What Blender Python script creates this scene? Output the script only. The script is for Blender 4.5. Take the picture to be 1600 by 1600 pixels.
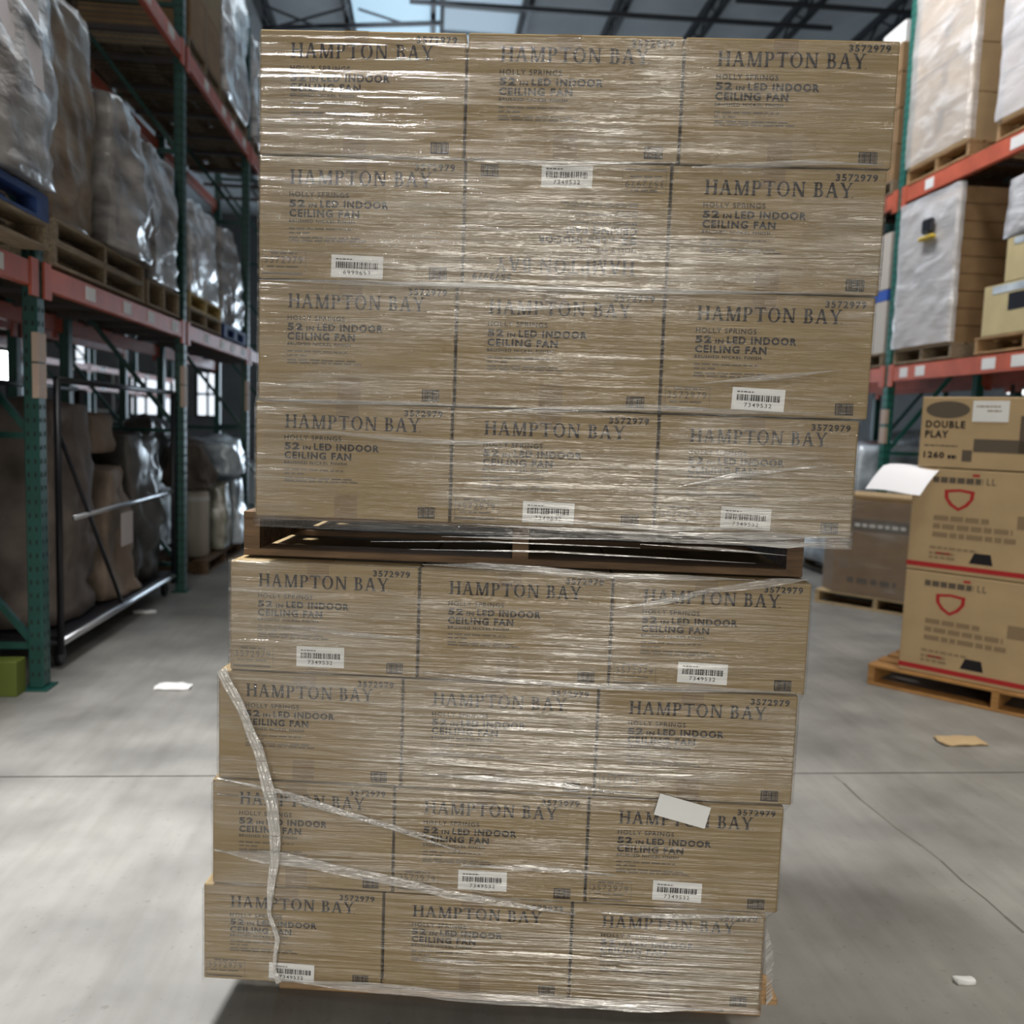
import bpy, bmesh, math, random
from mathutils import Vector, Matrix, noise
random.seed(7)
sc = bpy.context.scene
for o in list(bpy.data.objects): bpy.data.objects.remove(o)
COL = sc.collection

# ------------------------------------------------------------------ camera
F = 1365.0; H = 1.6
YAW = math.atan(135 / F); PITCH = math.atan(135 / F); ROLL = 0.035
fw = Vector((math.sin(YAW) * math.cos(PITCH), math.cos(YAW) * math.cos(PITCH), -math.sin(PITCH)))
r0 = fw.cross(Vector((0, 0, 1))).normalized(); u0 = r0.cross(fw)
rt = math.cos(ROLL) * r0 + math.sin(ROLL) * u0
up = -math.sin(ROLL) * r0 + math.cos(ROLL) * u0
CAMP = Vector((0, 0, H))
cam = bpy.data.cameras.new('camera'); camo = bpy.data.objects.new('camera', cam); COL.objects.link(camo)
m = Matrix((rt, up, -fw)).transposed().to_4x4(); m.translation = CAMP
camo.matrix_world = m
cam.sensor_width = 36; cam.sensor_fit = 'HORIZONTAL'; cam.lens = 36 * F / 1600
cam.clip_start = 0.05; cam.clip_end = 200
cam.dof.use_dof = True; cam.dof.focus_distance = 2.15; cam.dof.aperture_fstop = 2.6
sc.camera = camo

# ------------------------------------------------------------------ light
w = bpy.data.worlds.new('world'); sc.world = w; w.use_nodes = True
bg = w.node_tree.nodes['Background']; bg.inputs[0].default_value = (0.95, 0.97, 1.0, 1); bg.inputs[1].default_value = 0.16

def area(name, loc, sx, sy, power, col, rot=(0, 0, 0), spread=180):
    l = bpy.data.lights.new(name, 'AREA'); l.shape = 'RECTANGLE'; l.size = sx; l.size_y = sy
    l.energy = power; l.color = col; l.spread = math.radians(spread)
    o = bpy.data.objects.new(name, l); COL.objects.link(o); o.location = loc; o.rotation_euler = rot
    return o
area('assumed_high_bay', (-1.3, 2.9, 8.5), 1.4, 1.4, 140, (0.98, 0.985, 1.0), spread=52)  # assumed overhead lamp, out of view, placed from the floor shadow edges
area('skylight_and_fill', (-0.6, 13.0, 8.7), 1.6, 7.0, 70, (0.86, 0.94, 1.0))
area('skylight_and_fill', (-6.0, 9.0, 8.7), 1.6, 6.0, 160, (0.88, 0.95, 1.0))  # assumed skylight over the left racks, out of view
area('skylight_and_fill', (2.2, 7.6, 8.6), 1.2, 4.0, 170, (0.97, 0.97, 1.0), rot=(0, math.radians(-38), 0), spread=100)  # added fill, tilted to brighten the aisle faces of the right rack loads
area('skylight_and_fill', (3.3, 3.2, 8.6), 1.2, 3.0, 105, (1.0, 0.95, 0.87), spread=85)  # added warm overhead fill for the right floor and striped cartons
for xx, yy, pw in ((0.25, -2.6, 30), (-0.4, -6.2, 190), (-0.8, -10.0, 400)):  # assumed unseen lamps behind the camera, placed for the film sheen
    area('assumed_high_bay', (xx, yy, 7.7), 0.7, 0.7, pw, (1.0, 0.95, 0.86))
area('added_front_fill', (-1.35, -11.7, 2.3), 3.0, 4.2, 440, (1.0, 0.97, 0.92), rot=(math.radians(90), 0, 0))  # added upright light behind the camera, lifts the stack front against the floor
sc.view_settings.view_transform = 'Standard'; sc.view_settings.look = 'None'
sc.view_settings.gamma = 1; sc.view_settings.use_curve_mapping = False
sc.view_settings.exposure = 0.0

# ------------------------------------------------------------------ pixel helpers
def ray(px, py): return fw + rt * ((px - 800) / F) - up * ((py - 800) / F)
def onz(px, py, z=0.0):
    d = ray(px, py); return CAMP + d * ((z - H) / d.z)
def onx(px, py, x):
    d = ray(px, py); return CAMP + d * (x / d.x)
def ony(px, py, y):
    d = ray(px, py); return CAMP + d * (y / d.y)

# ------------------------------------------------------------------ materials
MATS = {}
def mat(name, col, rough=0.6, metal=0.0, noise_s=0, noise_a=0.15, bump=0.0, spec=0.5, stretch=(1, 1, 1), bump_s=None, coat=0.0, col2=None):
    if name in MATS: return MATS[name]
    ma = bpy.data.materials.new(name); ma.use_nodes = True
    nt = ma.node_tree; p = nt.nodes['Principled BSDF']
    p.inputs['Roughness'].default_value = rough; p.inputs['Metallic'].default_value = metal
    p.inputs['Specular IOR Level'].default_value = spec; p.inputs['Coat Weight'].default_value = coat
    p.inputs['Coat Roughness'].default_value = 0.18
    p.inputs['Base Color'].default_value = (*col, 1)
    if noise_s or bump:
        tc = nt.nodes.new('ShaderNodeTexCoord'); mp = nt.nodes.new('ShaderNodeMapping')
        mp.inputs['Scale'].default_value = stretch
        nt.links.new(tc.outputs['Object'], mp.inputs['Vector'])
    if noise_s:
        n = nt.nodes.new('ShaderNodeTexNoise'); n.inputs['Scale'].default_value = noise_s; n.inputs['Detail'].default_value = 5
        nt.links.new(mp.outputs[0], n.inputs['Vector'])
        cr = nt.nodes.new('ShaderNodeValToRGB'); cr.color_ramp.elements[0].position = 0.32; cr.color_ramp.elements[1].position = 0.68
        a = [c * (1 - noise_a) for c in col]; b = list(col2) if col2 else [min(1, c * (1 + noise_a)) for c in col]
        cr.color_ramp.elements[0].color = (*a, 1); cr.color_ramp.elements[1].color = (*b, 1)
        nt.links.new(n.outputs['Fac'], cr.inputs[0]); nt.links.new(cr.outputs[0], p.inputs['Base Color'])
    if bump:
        n2 = nt.nodes.new('ShaderNodeTexNoise'); n2.inputs['Scale'].default_value = bump_s or noise_s or 20; n2.inputs['Detail'].default_value = 4
        nt.links.new(mp.outputs[0], n2.inputs['Vector'])
        b = nt.nodes.new('ShaderNodeBump'); b.inputs['Strength'].default_value = bump; b.inputs['Distance'].default_value = 0.02
        nt.links.new(n2.outputs['Fac'], b.inputs['Height']); nt.links.new(b.outputs[0], p.inputs['Normal'])
    MATS[name] = ma; return ma
def emis(name, col, s):
    if name in MATS: return MATS[name]
    ma = bpy.data.materials.new(name); ma.use_nodes = True; p = ma.node_tree.nodes['Principled BSDF']
    p.inputs['Base Color'].default_value = (*col, 1); p.inputs['Emission Color'].default_value = (*col, 1); p.inputs['Emission Strength'].default_value = s
    MATS[name] = ma; return ma

CARD = mat('cardboard', (0.285, 0.205, 0.100), 0.75, noise_s=9, noise_a=0.07, bump=0.12, bump_s=14, spec=0.25, stretch=(1, 1, 3))
CARD2 = mat('cardboard_dark', (0.27, 0.17, 0.085), 0.75, noise_s=6, noise_a=0.12, spec=0.25)
CARD3 = mat('cardboard_light', (0.46, 0.33, 0.18), 0.7, noise_s=5, noise_a=0.07, spec=0.3)
CARDY = mat('cardboard_yellow', (0.55, 0.46, 0.25), 0.7, noise_s=5, noise_a=0.07, spec=0.3)
INK = mat('black_ink', (0.018, 0.015, 0.018), 0.65, spec=0.2)
INKG = mat('grey_ink', (0.12, 0.095, 0.07), 0.7, spec=0.2)
INKL = mat('pale_ink', (0.27, 0.19, 0.11), 0.7, spec=0.2)
INKR = mat('red_ink', (0.42, 0.03, 0.03), 0.6, spec=0.2)
TAPE = mat('brown_tape', (0.225, 0.155, 0.08), 0.6, spec=0.25)
PAPER = mat('white_paper', (0.80, 0.80, 0.78), 0.6, noise_s=8, noise_a=0.03)
WOOD = mat('pallet_wood', (0.36, 0.22, 0.10), 0.75, noise_s=7, noise_a=0.3, bump=0.2, stretch=(1, 8, 8))
WOODG = mat('weathered_wood', (0.25, 0.19, 0.12), 0.8, noise_s=7, noise_a=0.3, bump=0.2, stretch=(1, 8, 8))
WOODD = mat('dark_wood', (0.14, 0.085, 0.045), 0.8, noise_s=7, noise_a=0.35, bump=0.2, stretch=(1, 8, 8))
BLUEP = mat('blue_paint', (0.02, 0.06, 0.22), 0.6, noise_s=9, noise_a=0.3)
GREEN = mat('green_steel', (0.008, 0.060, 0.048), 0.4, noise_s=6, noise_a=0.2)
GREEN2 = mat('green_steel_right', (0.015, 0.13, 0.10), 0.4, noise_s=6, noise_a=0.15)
ORANGE = mat('orange_steel', (0.50, 0.105, 0.055), 0.45, noise_s=5, noise_a=0.15)
BLACK = mat('black_steel', (0.008, 0.008, 0.012), 0.4)
DARK = mat('dark_slot', (0.01, 0.015, 0.015), 0.8)
CHROME = mat('bright_steel', (0.55, 0.57, 0.60), 0.3, metal=0.9)
TAN = mat('tan_plate', (0.50, 0.38, 0.30), 0.6)
STEEL = mat('roof_steel', (0.05, 0.055, 0.065), 0.5)
GREYS = mat('grey_paint', (0.22, 0.24, 0.24), 0.6)
CEILM = mat('ceiling_panel', (0.70, 0.75, 0.79), 0.7, noise_s=1.2, noise_a=0.12)
WALLM = mat('wall_paint', (0.22, 0.22, 0.22), 0.8, noise_s=1.5, noise_a=0.1)
SKYP = emis('skylight_pane', (0.50, 0.74, 0.92), 0.75)
WINP = emis('window_daylight', (0.85, 0.92, 1.0), 1.3)
LAMPM = emis('lamp_glow', (0.92, 0.96, 1.0), 18)

def concrete():
    ma = bpy.data.materials.new('concrete'); ma.use_nodes = True; nt = ma.node_tree; p = nt.nodes['Principled BSDF']; L = nt.links.new
    tc = nt.nodes.new('ShaderNodeTexCoord')
    def nz(scale, det, st=(1, 1, 1), rot=0):
        mp = nt.nodes.new('ShaderNodeMapping'); mp.inputs['Scale'].default_value = st; mp.inputs['Rotation'].default_value = (0, 0, rot)
        L(tc.outputs['Object'], mp.inputs[0]); n = nt.nodes.new('ShaderNodeTexNoise'); n.inputs['Scale'].default_value = scale; n.inputs['Detail'].default_value = det
        L(mp.outputs[0], n.inputs['Vector']); return n.outputs['Fac']
    a = nz(2.0, 11); b = nz(2.2, 6, (9, 0.8, 1), math.radians(4)); c = nz(38, 3)
    cr = nt.nodes.new('ShaderNodeValToRGB'); cr.color_ramp.elements[0].position = 0.32; cr.color_ramp.elements[1].position = 0.70
    cr.color_ramp.elements[0].color = (0.175, 0.17, 0.158, 1); cr.color_ramp.elements[1].color = (0.315, 0.305, 0.28, 1)
    L(a, cr.inputs[0])
    cr2 = nt.nodes.new('ShaderNodeValToRGB'); cr2.color_ramp.elements[0].position = 0.28; cr2.color_ramp.elements[1].position = 0.6
    cr2.color_ramp.elements[0].color = (0.88, 0.87, 0.86, 1); cr2.color_ramp.elements[1].color = (1, 1, 1, 1); L(b, cr2.inputs[0])
    cr3 = nt.nodes.new('ShaderNodeValToRGB'); cr3.color_ramp.elements[0].position = 0.27; cr3.color_ramp.elements[1].position = 0.36
    cr3.color_ramp.elements[0].color = (0.72, 0.70, 0.68, 1); cr3.color_ramp.elements[1].color = (1, 1, 1, 1); L(c, cr3.inputs[0])
    m1 = nt.nodes.new('ShaderNodeMix'); m1.data_type = 'RGBA'; m1.blend_type = 'MULTIPLY'; m1.inputs[0].default_value = 1
    L(cr.outputs[0], m1.inputs[6]); L(cr2.outputs[0], m1.inputs[7])
    m2 = nt.nodes.new('ShaderNodeMix'); m2.data_type = 'RGBA'; m2.blend_type = 'MULTIPLY'; m2.inputs[0].default_value = 0.7
    L(m1.outputs[2], m2.inputs[6]); L(cr3.outputs[0], m2.inputs[7]); L(m2.outputs[2], p.inputs['Base Color'])
    p.inputs['Roughness'].default_value = 0.42; p.inputs['Specular IOR Level'].default_value = 0.4
    bp = nt.nodes.new('ShaderNodeBump'); bp.inputs['Strength'].default_value = 0.06; bp.inputs['Distance'].default_value = 0.01
    L(a, bp.inputs['Height']); L(bp.outputs[0], p.inputs['Normal'])
    return ma
CONC = concrete()

def film_mat(name, base, streak, gloss, zs=46.0, rough=0.17, col=(0.75, 0.73, 0.70)):
    ma = bpy.data.materials.new(name); ma.use_nodes = True; nt = ma.node_tree; L = nt.links.new
    for n in list(nt.nodes): nt.nodes.remove(n)
    out = nt.nodes.new('ShaderNodeOutputMaterial'); tc = nt.nodes.new('ShaderNodeTexCoord')
    def nz(st, det, sc_=1.0, rot=0.0):
        mp = nt.nodes.new('ShaderNodeMapping'); mp.inputs['Scale'].default_value = st; mp.inputs['Rotation'].default_value = (0, rot, 0)
        L(tc.outputs['Object'], mp.inputs[0])
        n = nt.nodes.new('ShaderNodeTexNoise'); n.inputs['Scale'].default_value = sc_; n.inputs['Detail'].default_value = det
        n.inputs['Distortion'].default_value = 0.6
        L(mp.outputs[0], n.inputs['Vector']); return n.outputs['Fac']
    def mr(v, a, b, c=0.0, d=1.0):
        n = nt.nodes.new('ShaderNodeMapRange'); n.inputs[1].default_value = a; n.inputs[2].default_value = b
        n.inputs[3].default_value = c; n.inputs[4].default_value = d; L(v, n.inputs[0]); return n.outputs[0]
    def op(o, a, b):
        n = nt.nodes.new('ShaderNodeMath'); n.operation = o
        for i, v in enumerate((a, b)):
            if isinstance(v, (int, float)): n.inputs[i].default_value = v
            else: L(v, n.inputs[i])
        return n.outputs[0]
    s1 = nz((2.2, 2.2, zs * 1.6), 5); s2 = nz((1.3, 1.3, 4.0), 3)
    s3 = nz((5, 5, 130), 3); s4 = nz((2.6, 2.6, zs * 1.3), 4, 1.0, 0.10)
    st = mr(s1, 0.48, 0.68); pat = mr(s2, 0.43, 0.64, 0.05, 1.0)
    hz = op('ADD', base, op('MULTIPLY', op('MULTIPLY', st, pat), streak))
    hz = op('MINIMUM', hz, 0.9)
    height = op('ADD', op('MULTIPLY', s1, 1.0), op('ADD', op('MULTIPLY', s3, 0.35), op('MULTIPLY', s4, 0.8)))
    bp = nt.nodes.new('ShaderNodeBump'); bp.inputs['Strength'].default_value = 0.75; bp.inputs['Distance'].default_value = 0.016
    L(height, bp.inputs['Height'])
    tr = nt.nodes.new('ShaderNodeBsdfTransparent'); tr.inputs[0].default_value = (0.97, 0.97, 0.97, 1)
    df = nt.nodes.new('ShaderNodeBsdfDiffuse'); df.inputs[0].default_value = (*col, 1); L(bp.outputs[0], df.inputs['Normal'])
    gl = nt.nodes.new('ShaderNodeBsdfGlossy'); gl.inputs['Roughness'].default_value = rough; gl.inputs[0].default_value = (1, 0.97, 0.92, 1); L(bp.outputs[0], gl.inputs['Normal'])
    m1 = nt.nodes.new('ShaderNodeMixShader'); L(hz, m1.inputs[0]); L(tr.outputs[0], m1.inputs[1]); L(df.outputs[0], m1.inputs[2])
    m2 = nt.nodes.new('ShaderNodeMixShader'); L(mr(pat, 0.05, 1.0, gloss * 0.28, gloss), m2.inputs[0])
    L(m1.outputs[0], m2.inputs[1]); L(gl.outputs[0], m2.inputs[2]); L(m2.outputs[0], out.inputs[0])
    return ma
FILM = film_mat('stretch_film', 0.006, 0.34, 0.235, rough=0.24)
FILMF = film_mat('stretch_film_fold', 0.30, 0.75, 0.25, zs=60, col=(.85, .83, .80))
FILMC = film_mat('stretch_film_cloudy', 0.35, 0.5, 0.20, zs=5, rough=0.22, col=(.9, .87, .85))

# ------------------------------------------------------------------ mesh helpers
class MB:
    def __init__(s): s.v = []; s.f = []
    def quad(s, *p):
        n = len(s.v); s.v += [tuple(q) for q in p]; s.f.append(tuple(range(n, n + len(p)))); return s
    def box(s, x0, y0, z0, x1, y1, z1):
        n = len(s.v)
        s.v += [(x0, y0, z0), (x1, y0, z0), (x1, y1, z0), (x0, y1, z0), (x0, y0, z1), (x1, y0, z1), (x1, y1, z1), (x0, y1, z1)]
        s.f += [tuple(n + i for i in q) for q in ((3, 2, 1, 0), (4, 5, 6, 7), (0, 1, 5, 4), (1, 2, 6, 5), (2, 3, 7, 6), (3, 0, 4, 7))]
        return s
    def bar(s, a, b, w, d=None):
        a = Vector(a); b = Vector(b); d = d or w; t = (b - a).normalized()
        h = Vector((0, 0, 1)) if abs(t.z) < 0.9 else Vector((1, 0, 0))
        p = t.cross(h).normalized() * (w / 2); q = p.cross(t).normalized() * (d / 2)
        n = len(s.v); s.v += [tuple(a - p - q), tuple(a + p - q), tuple(a + p + q), tuple(a - p + q), tuple(b - p - q), tuple(b + p - q), tuple(b + p + q), tuple(b - p + q)]
        s.f += [tuple(n + i for i in q_) for q_ in ((3, 2, 1, 0), (4, 5, 6, 7), (0, 1, 5, 4), (1, 2, 6, 5), (2, 3, 7, 6), (3, 0, 4, 7))]
        return s
    def lathe(s, prof, n=20, c=(0, 0)):
        b = len(s.v)
        for r, z in prof:
            for i in range(n):
                a = 2 * math.pi * i / n; s.v.append((c[0] + r * math.cos(a), c[1] + r * math.sin(a), z))
        for j in range(len(prof) - 1):
            for i in range(n):
                k = (i + 1) % n; s.f.append((b + j * n + i, b + j * n + k, b + (j + 1) * n + k, b + (j + 1) * n + i))
        s.f.append(tuple(b + i for i in range(n))[::-1]); s.f.append(tuple(b + (len(prof) - 1) * n + i for i in range(n)))
        return s
    def tube(s, pts, r, n=8):
        b = len(s.v); pts = [Vector(p) for p in pts]
        for i, p in enumerate(pts):
            t = (pts[min(i + 1, len(pts) - 1)] - pts[max(i - 1, 0)]).normalized()
            h = Vector((0, 1, 0)) if abs(t.y) < 0.9 else Vector((1, 0, 0)); a = t.cross(h).normalized(); c = t.cross(a)
            for k in range(n):
                q = 2 * math.pi * k / n; s.v.append(tuple(p + (a * math.cos(q) + c * math.sin(q)) * r))
        for i in range(len(pts) - 1):
            for k in range(n):
                k2 = (k + 1) % n; s.f.append((b + i * n + k, b + i * n + k2, b + (i + 1) * n + k2, b + (i + 1) * n + k))
        s.f.append(tuple(b + k for k in range(n))); s.f.append(tuple(b + (len(pts) - 1) * n + k for k in range(n))[::-1])
        return s
    def mesh(s, name, bevel=0, smooth=False, seg=2):
        me = bpy.data.meshes.new(name); me.from_pydata(s.v, [], s.f)
        bm = bmesh.new(); bm.from_mesh(me)
        if bevel: bmesh.ops.bevel(bm, geom=bm.edges[:], offset=bevel, segments=seg, profile=0.5, affect='EDGES', clamp_overlap=True)
        bmesh.ops.recalc_face_normals(bm, faces=bm.faces[:]); bm.to_mesh(me); bm.free()
        if smooth:
            for p in me.polygons: p.use_smooth = True
        return me
    def build(s, name, m, parent=None, bevel=0, smooth=False, seg=2):
        return link(name, s.mesh(name, bevel, smooth, seg), m, parent)
def link(name, me, m, parent=None):
    if m and not me.materials: me.materials.append(m)
    o = bpy.data.objects.new(name, me); COL.objects.link(o)
    if parent: o.parent = parent
    return o
def tag(o, label, cat, group=None, kind=None):
    o['label'] = label; o['category'] = cat
    if group: o['group'] = group
    if kind: o['kind'] = kind
    return o
def thing(name, label, cat, loc=(0, 0, 0), rz=0.0, group=None):
    o = bpy.data.objects.new(name, None); COL.objects.link(o); o.empty_display_size = 0.1
    o.location = loc; o.rotation_euler = (0, 0, rz); return tag(o, label, cat, group)
def struct(name, mb, m, bevel=0):
    o = mb.build(name, m, None, bevel); o['kind'] = 'structure'; return o

def lumpy(x0, y0, z0, x1, y1, z1, amp=0.05, freq=2.2, seed=0, n=14, rnd=0.12, taper=0.0):
    """a wrapped bundle: rounded box with sagging, lumpy skin; bottom stays flat"""
    bm = bmesh.new(); bmesh.ops.create_cube(bm, size=2.0); bmesh.ops.subdivide_edges(bm, edges=bm.edges[:], cuts=n, use_grid_fill=True)
    c = Vector(((x0 + x1) / 2, (y0 + y1) / 2, (z0 + z1) / 2)); h = Vector(((x1 - x0) / 2, (y1 - y0) / 2, (z1 - z0) / 2))
    for v in bm.verts:
        p = v.co.copy(); q = p.normalized() * max(abs(p.x), abs(p.y), abs(p.z)) * 1.25
        p = p.lerp(q, rnd); k = 1 - taper * max(0.0, p.z * 0.5 + 0.5)
        w_ = Vector((c.x + p.x * h.x * k, c.y + p.y * h.y * k, c.z + p.z * h.z))
        d = noise.noise_vector(w_ * freq + Vector((seed * 7.3, seed * 3.1, 0))) * amp
        d += noise.noise_vector(Vector((w_.x * 3, w_.y * 3, w_.z * 9)) + Vector((seed, 0, 0))) * amp * 0.35
        rg = 1 - abs(noise.noise(Vector((w_.x * 5 + w_.z * 2, w_.y * 5 + w_.z * 3, w_.z * 6)) + Vector((seed * 2.1, 0, 0)))) * 2
        d += p.normalized() * rg * amp * .45
        w_ += Vector((d.x, d.y, d.z if v.co.z > -0.99 else 0)); w_.z = max(w_.z, z0)
        v.co = w_
    bmesh.ops.recalc_face_normals(bm, faces=bm.faces[:])
    me = bpy.data.meshes.new('bundle'); bm.to_mesh(me); bm.free()
    for p in me.polygons: p.use_smooth = True
    return me

def text_shape(s, bold=0.012):
    cu = bpy.data.curves.new('t', 'FONT'); cu.body = s; cu.size = 1; cu.offset = bold; cu.resolution_u = 3; cu.space_character = 1.2
    o = bpy.data.objects.new('t', cu); COL.objects.link(o)
    dg = bpy.context.evaluated_depsgraph_get(); me = bpy.data.meshes.new_from_object(o.evaluated_get(dg))
    vs = [(v.co.x, v.co.y) for v in me.vertices]; fs = [tuple(p.vertices) for p in me.polygons]
    bpy.data.objects.remove(o); bpy.data.curves.remove(cu); bpy.data.meshes.remove(me)
    x0 = min(v[0] for v in vs); x1 = max(v[0] for v in vs); y0 = min(v[1] for v in vs); y1 = max(v[1] for v in vs)
    return [((x - x0) / (x1 - x0), (y - y0) / (y1 - y0)) for x, y in vs], fs
_TS = {}
def put_text(mb, s, x, z, wd, ht, y=-0.0012, bold=0.012):
    """lettering in the plane y, lower left corner (x, z)"""
    if (s, bold) not in _TS: _TS[(s, bold)] = text_shape(s, bold)
    vs, fs = _TS[(s, bold)]; b = len(mb.v)
    mb.v += [(x + u * wd, y, z + v * ht) for u, v in vs]; mb.f += [tuple(b + i for i in f) for f in fs]
def rect(mb, x0, z0, x1, z1, y=-0.0012): mb.quad((x0, y, z0), (x1, y, z0), (x1, y, z1), (x0, y, z1))
def dashes(mb, x0, x1, z, h, seed, y=-0.0012, lo=0.008, hi=0.03, gap=0.004):
    r = random.Random(seed); x = x0
    while x < x1:
        l = min(r.uniform(lo, hi), x1 - x); rect(mb, x, z, x + l, z + h, y); x += l + gap

# serif capitals, unit cap height: list of polygons; widths
def serif_glyphs():
    T, t, sf = 0.20, 0.095, 0.07
    def R(x0, y0, x1, y1): return [(x0, y0), (x1, y0), (x1, y1), (x0, y1)]
    def D(xa, ya, xb, yb, w_): return [(xa - w_ / 2, ya), (xa + w_ / 2, ya), (xb + w_ / 2, yb), (xb - w_ / 2, yb)]
    def S(x, y, w_=0.17): return R(x - w_, y, x + w_, y + sf)
    def ring(cx, cy, rx, ry, tx, ty, a0=0, a1=360, n=22):
        out = []
        for i in range(n):
            a = math.radians(a0 + (a1 - a0) * i / n); b = math.radians(a0 + (a1 - a0) * (i + 1) / n)
            out.append([(cx + rx * math.cos(a), cy + ry * math.sin(a)), (cx + rx * math.cos(b), cy + ry * math.sin(b)),
                        (cx + (rx - tx) * math.cos(b), cy + (ry - ty) * math.sin(b)), (cx + (rx - tx) * math.cos(a), cy + (ry - ty) * math.sin(a))])
        return out
    B, Tp = 0, 1 - sf
    G = {}
    G['H'] = ([R(.14, 0, .14 + T, 1), R(.76, 0, .76 + T, 1), R(.2, .48, .8, .48 + t), S(.207, B), S(.207, Tp), S(.827, B), S(.827, Tp)], 1.03)
    G['A'] = ([D(.16, 0, .47, 1, t * 1.2), D(.82, 0, .50, 1, T), R(.27, .3, .72, .3 + t), S(.16, B, .14), S(.82, B, .17)], 1.0)
    G['M'] = ([D(.19, 0, .22, 1, t * 1.2), D(.61, 0, .25, 1, T), D(.61, 0, .98, 1, t * 1.2), R(.94, 0, .94 + T, 1), S(.19, B, .15), S(1.0, B), R(.06, Tp, .3, 1), R(.94, Tp, 1.17, 1)], 1.22)
    G['P'] = ([R(.14, 0, .14 + T, 1), S(.207, B), R(.04, Tp, .5, 1), R(.2, .45, .5, .45 + sf)] + ring(.48, .725, .3, .275, T, sf, -90, 90, 12), .82)
    G['T'] = ([R(.40, 0, .40 + T, 1), R(.04, 1 - t, .9, 1), S(.467, B, .18), R(.04, .76, .08, 1), R(.86, .76, .9, 1)], .94)
    G['O'] = (ring(.52, .5, .48, .52, T, sf), 1.05)
    G['N'] = ([D(.19, 0, .19, 1, t * 1.2), D(.86, 0, .22, 1, T * 1.1), D(.88, 0, .88, 1, t * 1.2), S(.19, B, .15), R(.04, Tp, .3, 1), S(.88, Tp, .15)], 1.06)
    G['B'] = ([R(.14, 0, .14 + T, 1), R(.04, Tp, .48, 1), R(.04, 0, .5, sf), R(.2, .5, .5, .5 + sf)] + ring(.46, .76, .25, .24, T, sf, -90, 90, 12) + ring(.48, .27, .3, .27, T, sf, -90, 90, 12), .84)
    G['Y'] = ([R(.42, 0, .42 + T, .48), D(.48, .42, .14, 1, T), D(.49, .42, .83, 1, t * 1.2), S(.487, B, .18), S(.15, Tp, .15), S(.82, Tp, .14)], .96)
    return G
GL = serif_glyphs()
def put_serif(mb, s, x, z, wd, ht, y=-0.0012):
    tot = sum(0.45 if c == ' ' else GL[c][1] + 0.10 for c in s); k = wd / tot; cx = 0
    for c in s:
        if c == ' ': cx += 0.45; continue
        for poly in GL[c][0]: mb.quad(*[(x + (cx + px) * k, y, z + py * ht) for px, py in poly])
        cx += GL[c][1] + 0.10

# ------------------------------------------------------------------ the setting
fl = struct('floor', MB().box(-17, -12, -0.30, 13, 36, -0.012), mat('joint_filler', (0.10, 0.095, 0.085), 0.9))
JY = [-12, -4.05, -0.1, 3.865, 7.83, 11.8, 15.8, 19.8, 36]; g = 0.006
for a, b in zip(JY[:-1], JY[1:]):
    MB().box(-17, a + g, -0.012, 13, b - g, 0.0).build('floor_slab', CONC, fl)
# hairline crack wandering across the slab on the right
cp = [onz(*p) for p in ((1302, 1212), (1318, 1224), (1345, 1250), (1368, 1268), (1400, 1294), (1440, 1322), (1470, 1345), (1505, 1378), (1540, 1405), (1570, 1432), (1600, 1458))]
cb = MB()
for i in range(len(cp) - 1):
    a, b = cp[i], cp[i + 1]; w0 = 0.003 + 0.003 * math.sin(i * 1.9) ** 2; 
    cb.quad((a.x - w0, a.y, 0.0006), (a.x + w0, a.y, 0.0006), (b.x + w0, b.y, 0.0006), (b.x - w0, b.y, 0.0006))
cb.build('floor_crack', mat('crack_dirt', (0.13, 0.12, 0.10), 0.9), fl)
struct('wall_left', MB().box(-16.2, -12, 0, -16, 34, 9.2), WALLM)
struct('wall_right', MB().box(11, -12, 0, 11.2, 34, 9.2), WALLM)
struct('wall_back', MB().box(-16, 34, 0, 11, 34.2, 9.2), WALLM)
wf = struct('wall_front', MB().box(-16, -12.2, 0, -2.95, -12, 9.2).box(.25, -12.2, 0, 11, -12, 9.2).box(-2.95, -12.2, 4.5, .25, -12, 9.2), WALLM)  # doorway opening added behind the front fill light, out of view
CZ = 9.0
ce = struct('ceiling', MB().box(-16, -12, CZ, 11, 34, CZ + 0.15), CEILM)
# roof joists running away down the building, cross rods, skylight and column
for i, px in enumerate((200, 310, 415, 545, 677, 822, 965, 1108, 1250, 1400, 1550)):
    x = onz(px, 20, 8.8).x
    o = thing('roof_joist', 'dark steel roof joist running down the building under the pale ceiling', 'joist', (x, 2, 8.55), 0, 'roof joists under the ceiling')
    MB().box(-.05, 0, .34, .05, 31.5, .44).build('top_chord', STEEL, o); MB().box(-.045, 0, 0, .045, 31.5, .07).build('bottom_chord', STEEL, o)
    for k in range(24):
        y0 = 6 + k * 1.0
        MB().bar((0, y0, .05), (0, y0 + .5, .36), .03).bar((0, y0 + .5, .36), (0, y0 + 1.0, .05), .03).build('web_bar', STEEL, o)
for i, (a, b) in enumerate((((640, 2), (1300, 44)), ((1150, 0), (1500, 26)), ((410, 44), (690, 36)))):
    pa = onz(*a, 8.5); pb = onz(*b, 8.5)
    tag(MB().bar(pa, pb, .05, .07).build('cross_rod', STEEL), ['long dark rod crossing the roof joists above the stack', 'dark rod crossing the joists at the upper right', 'dark rod crossing the joists above the top left carton'][i], 'rod')
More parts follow.
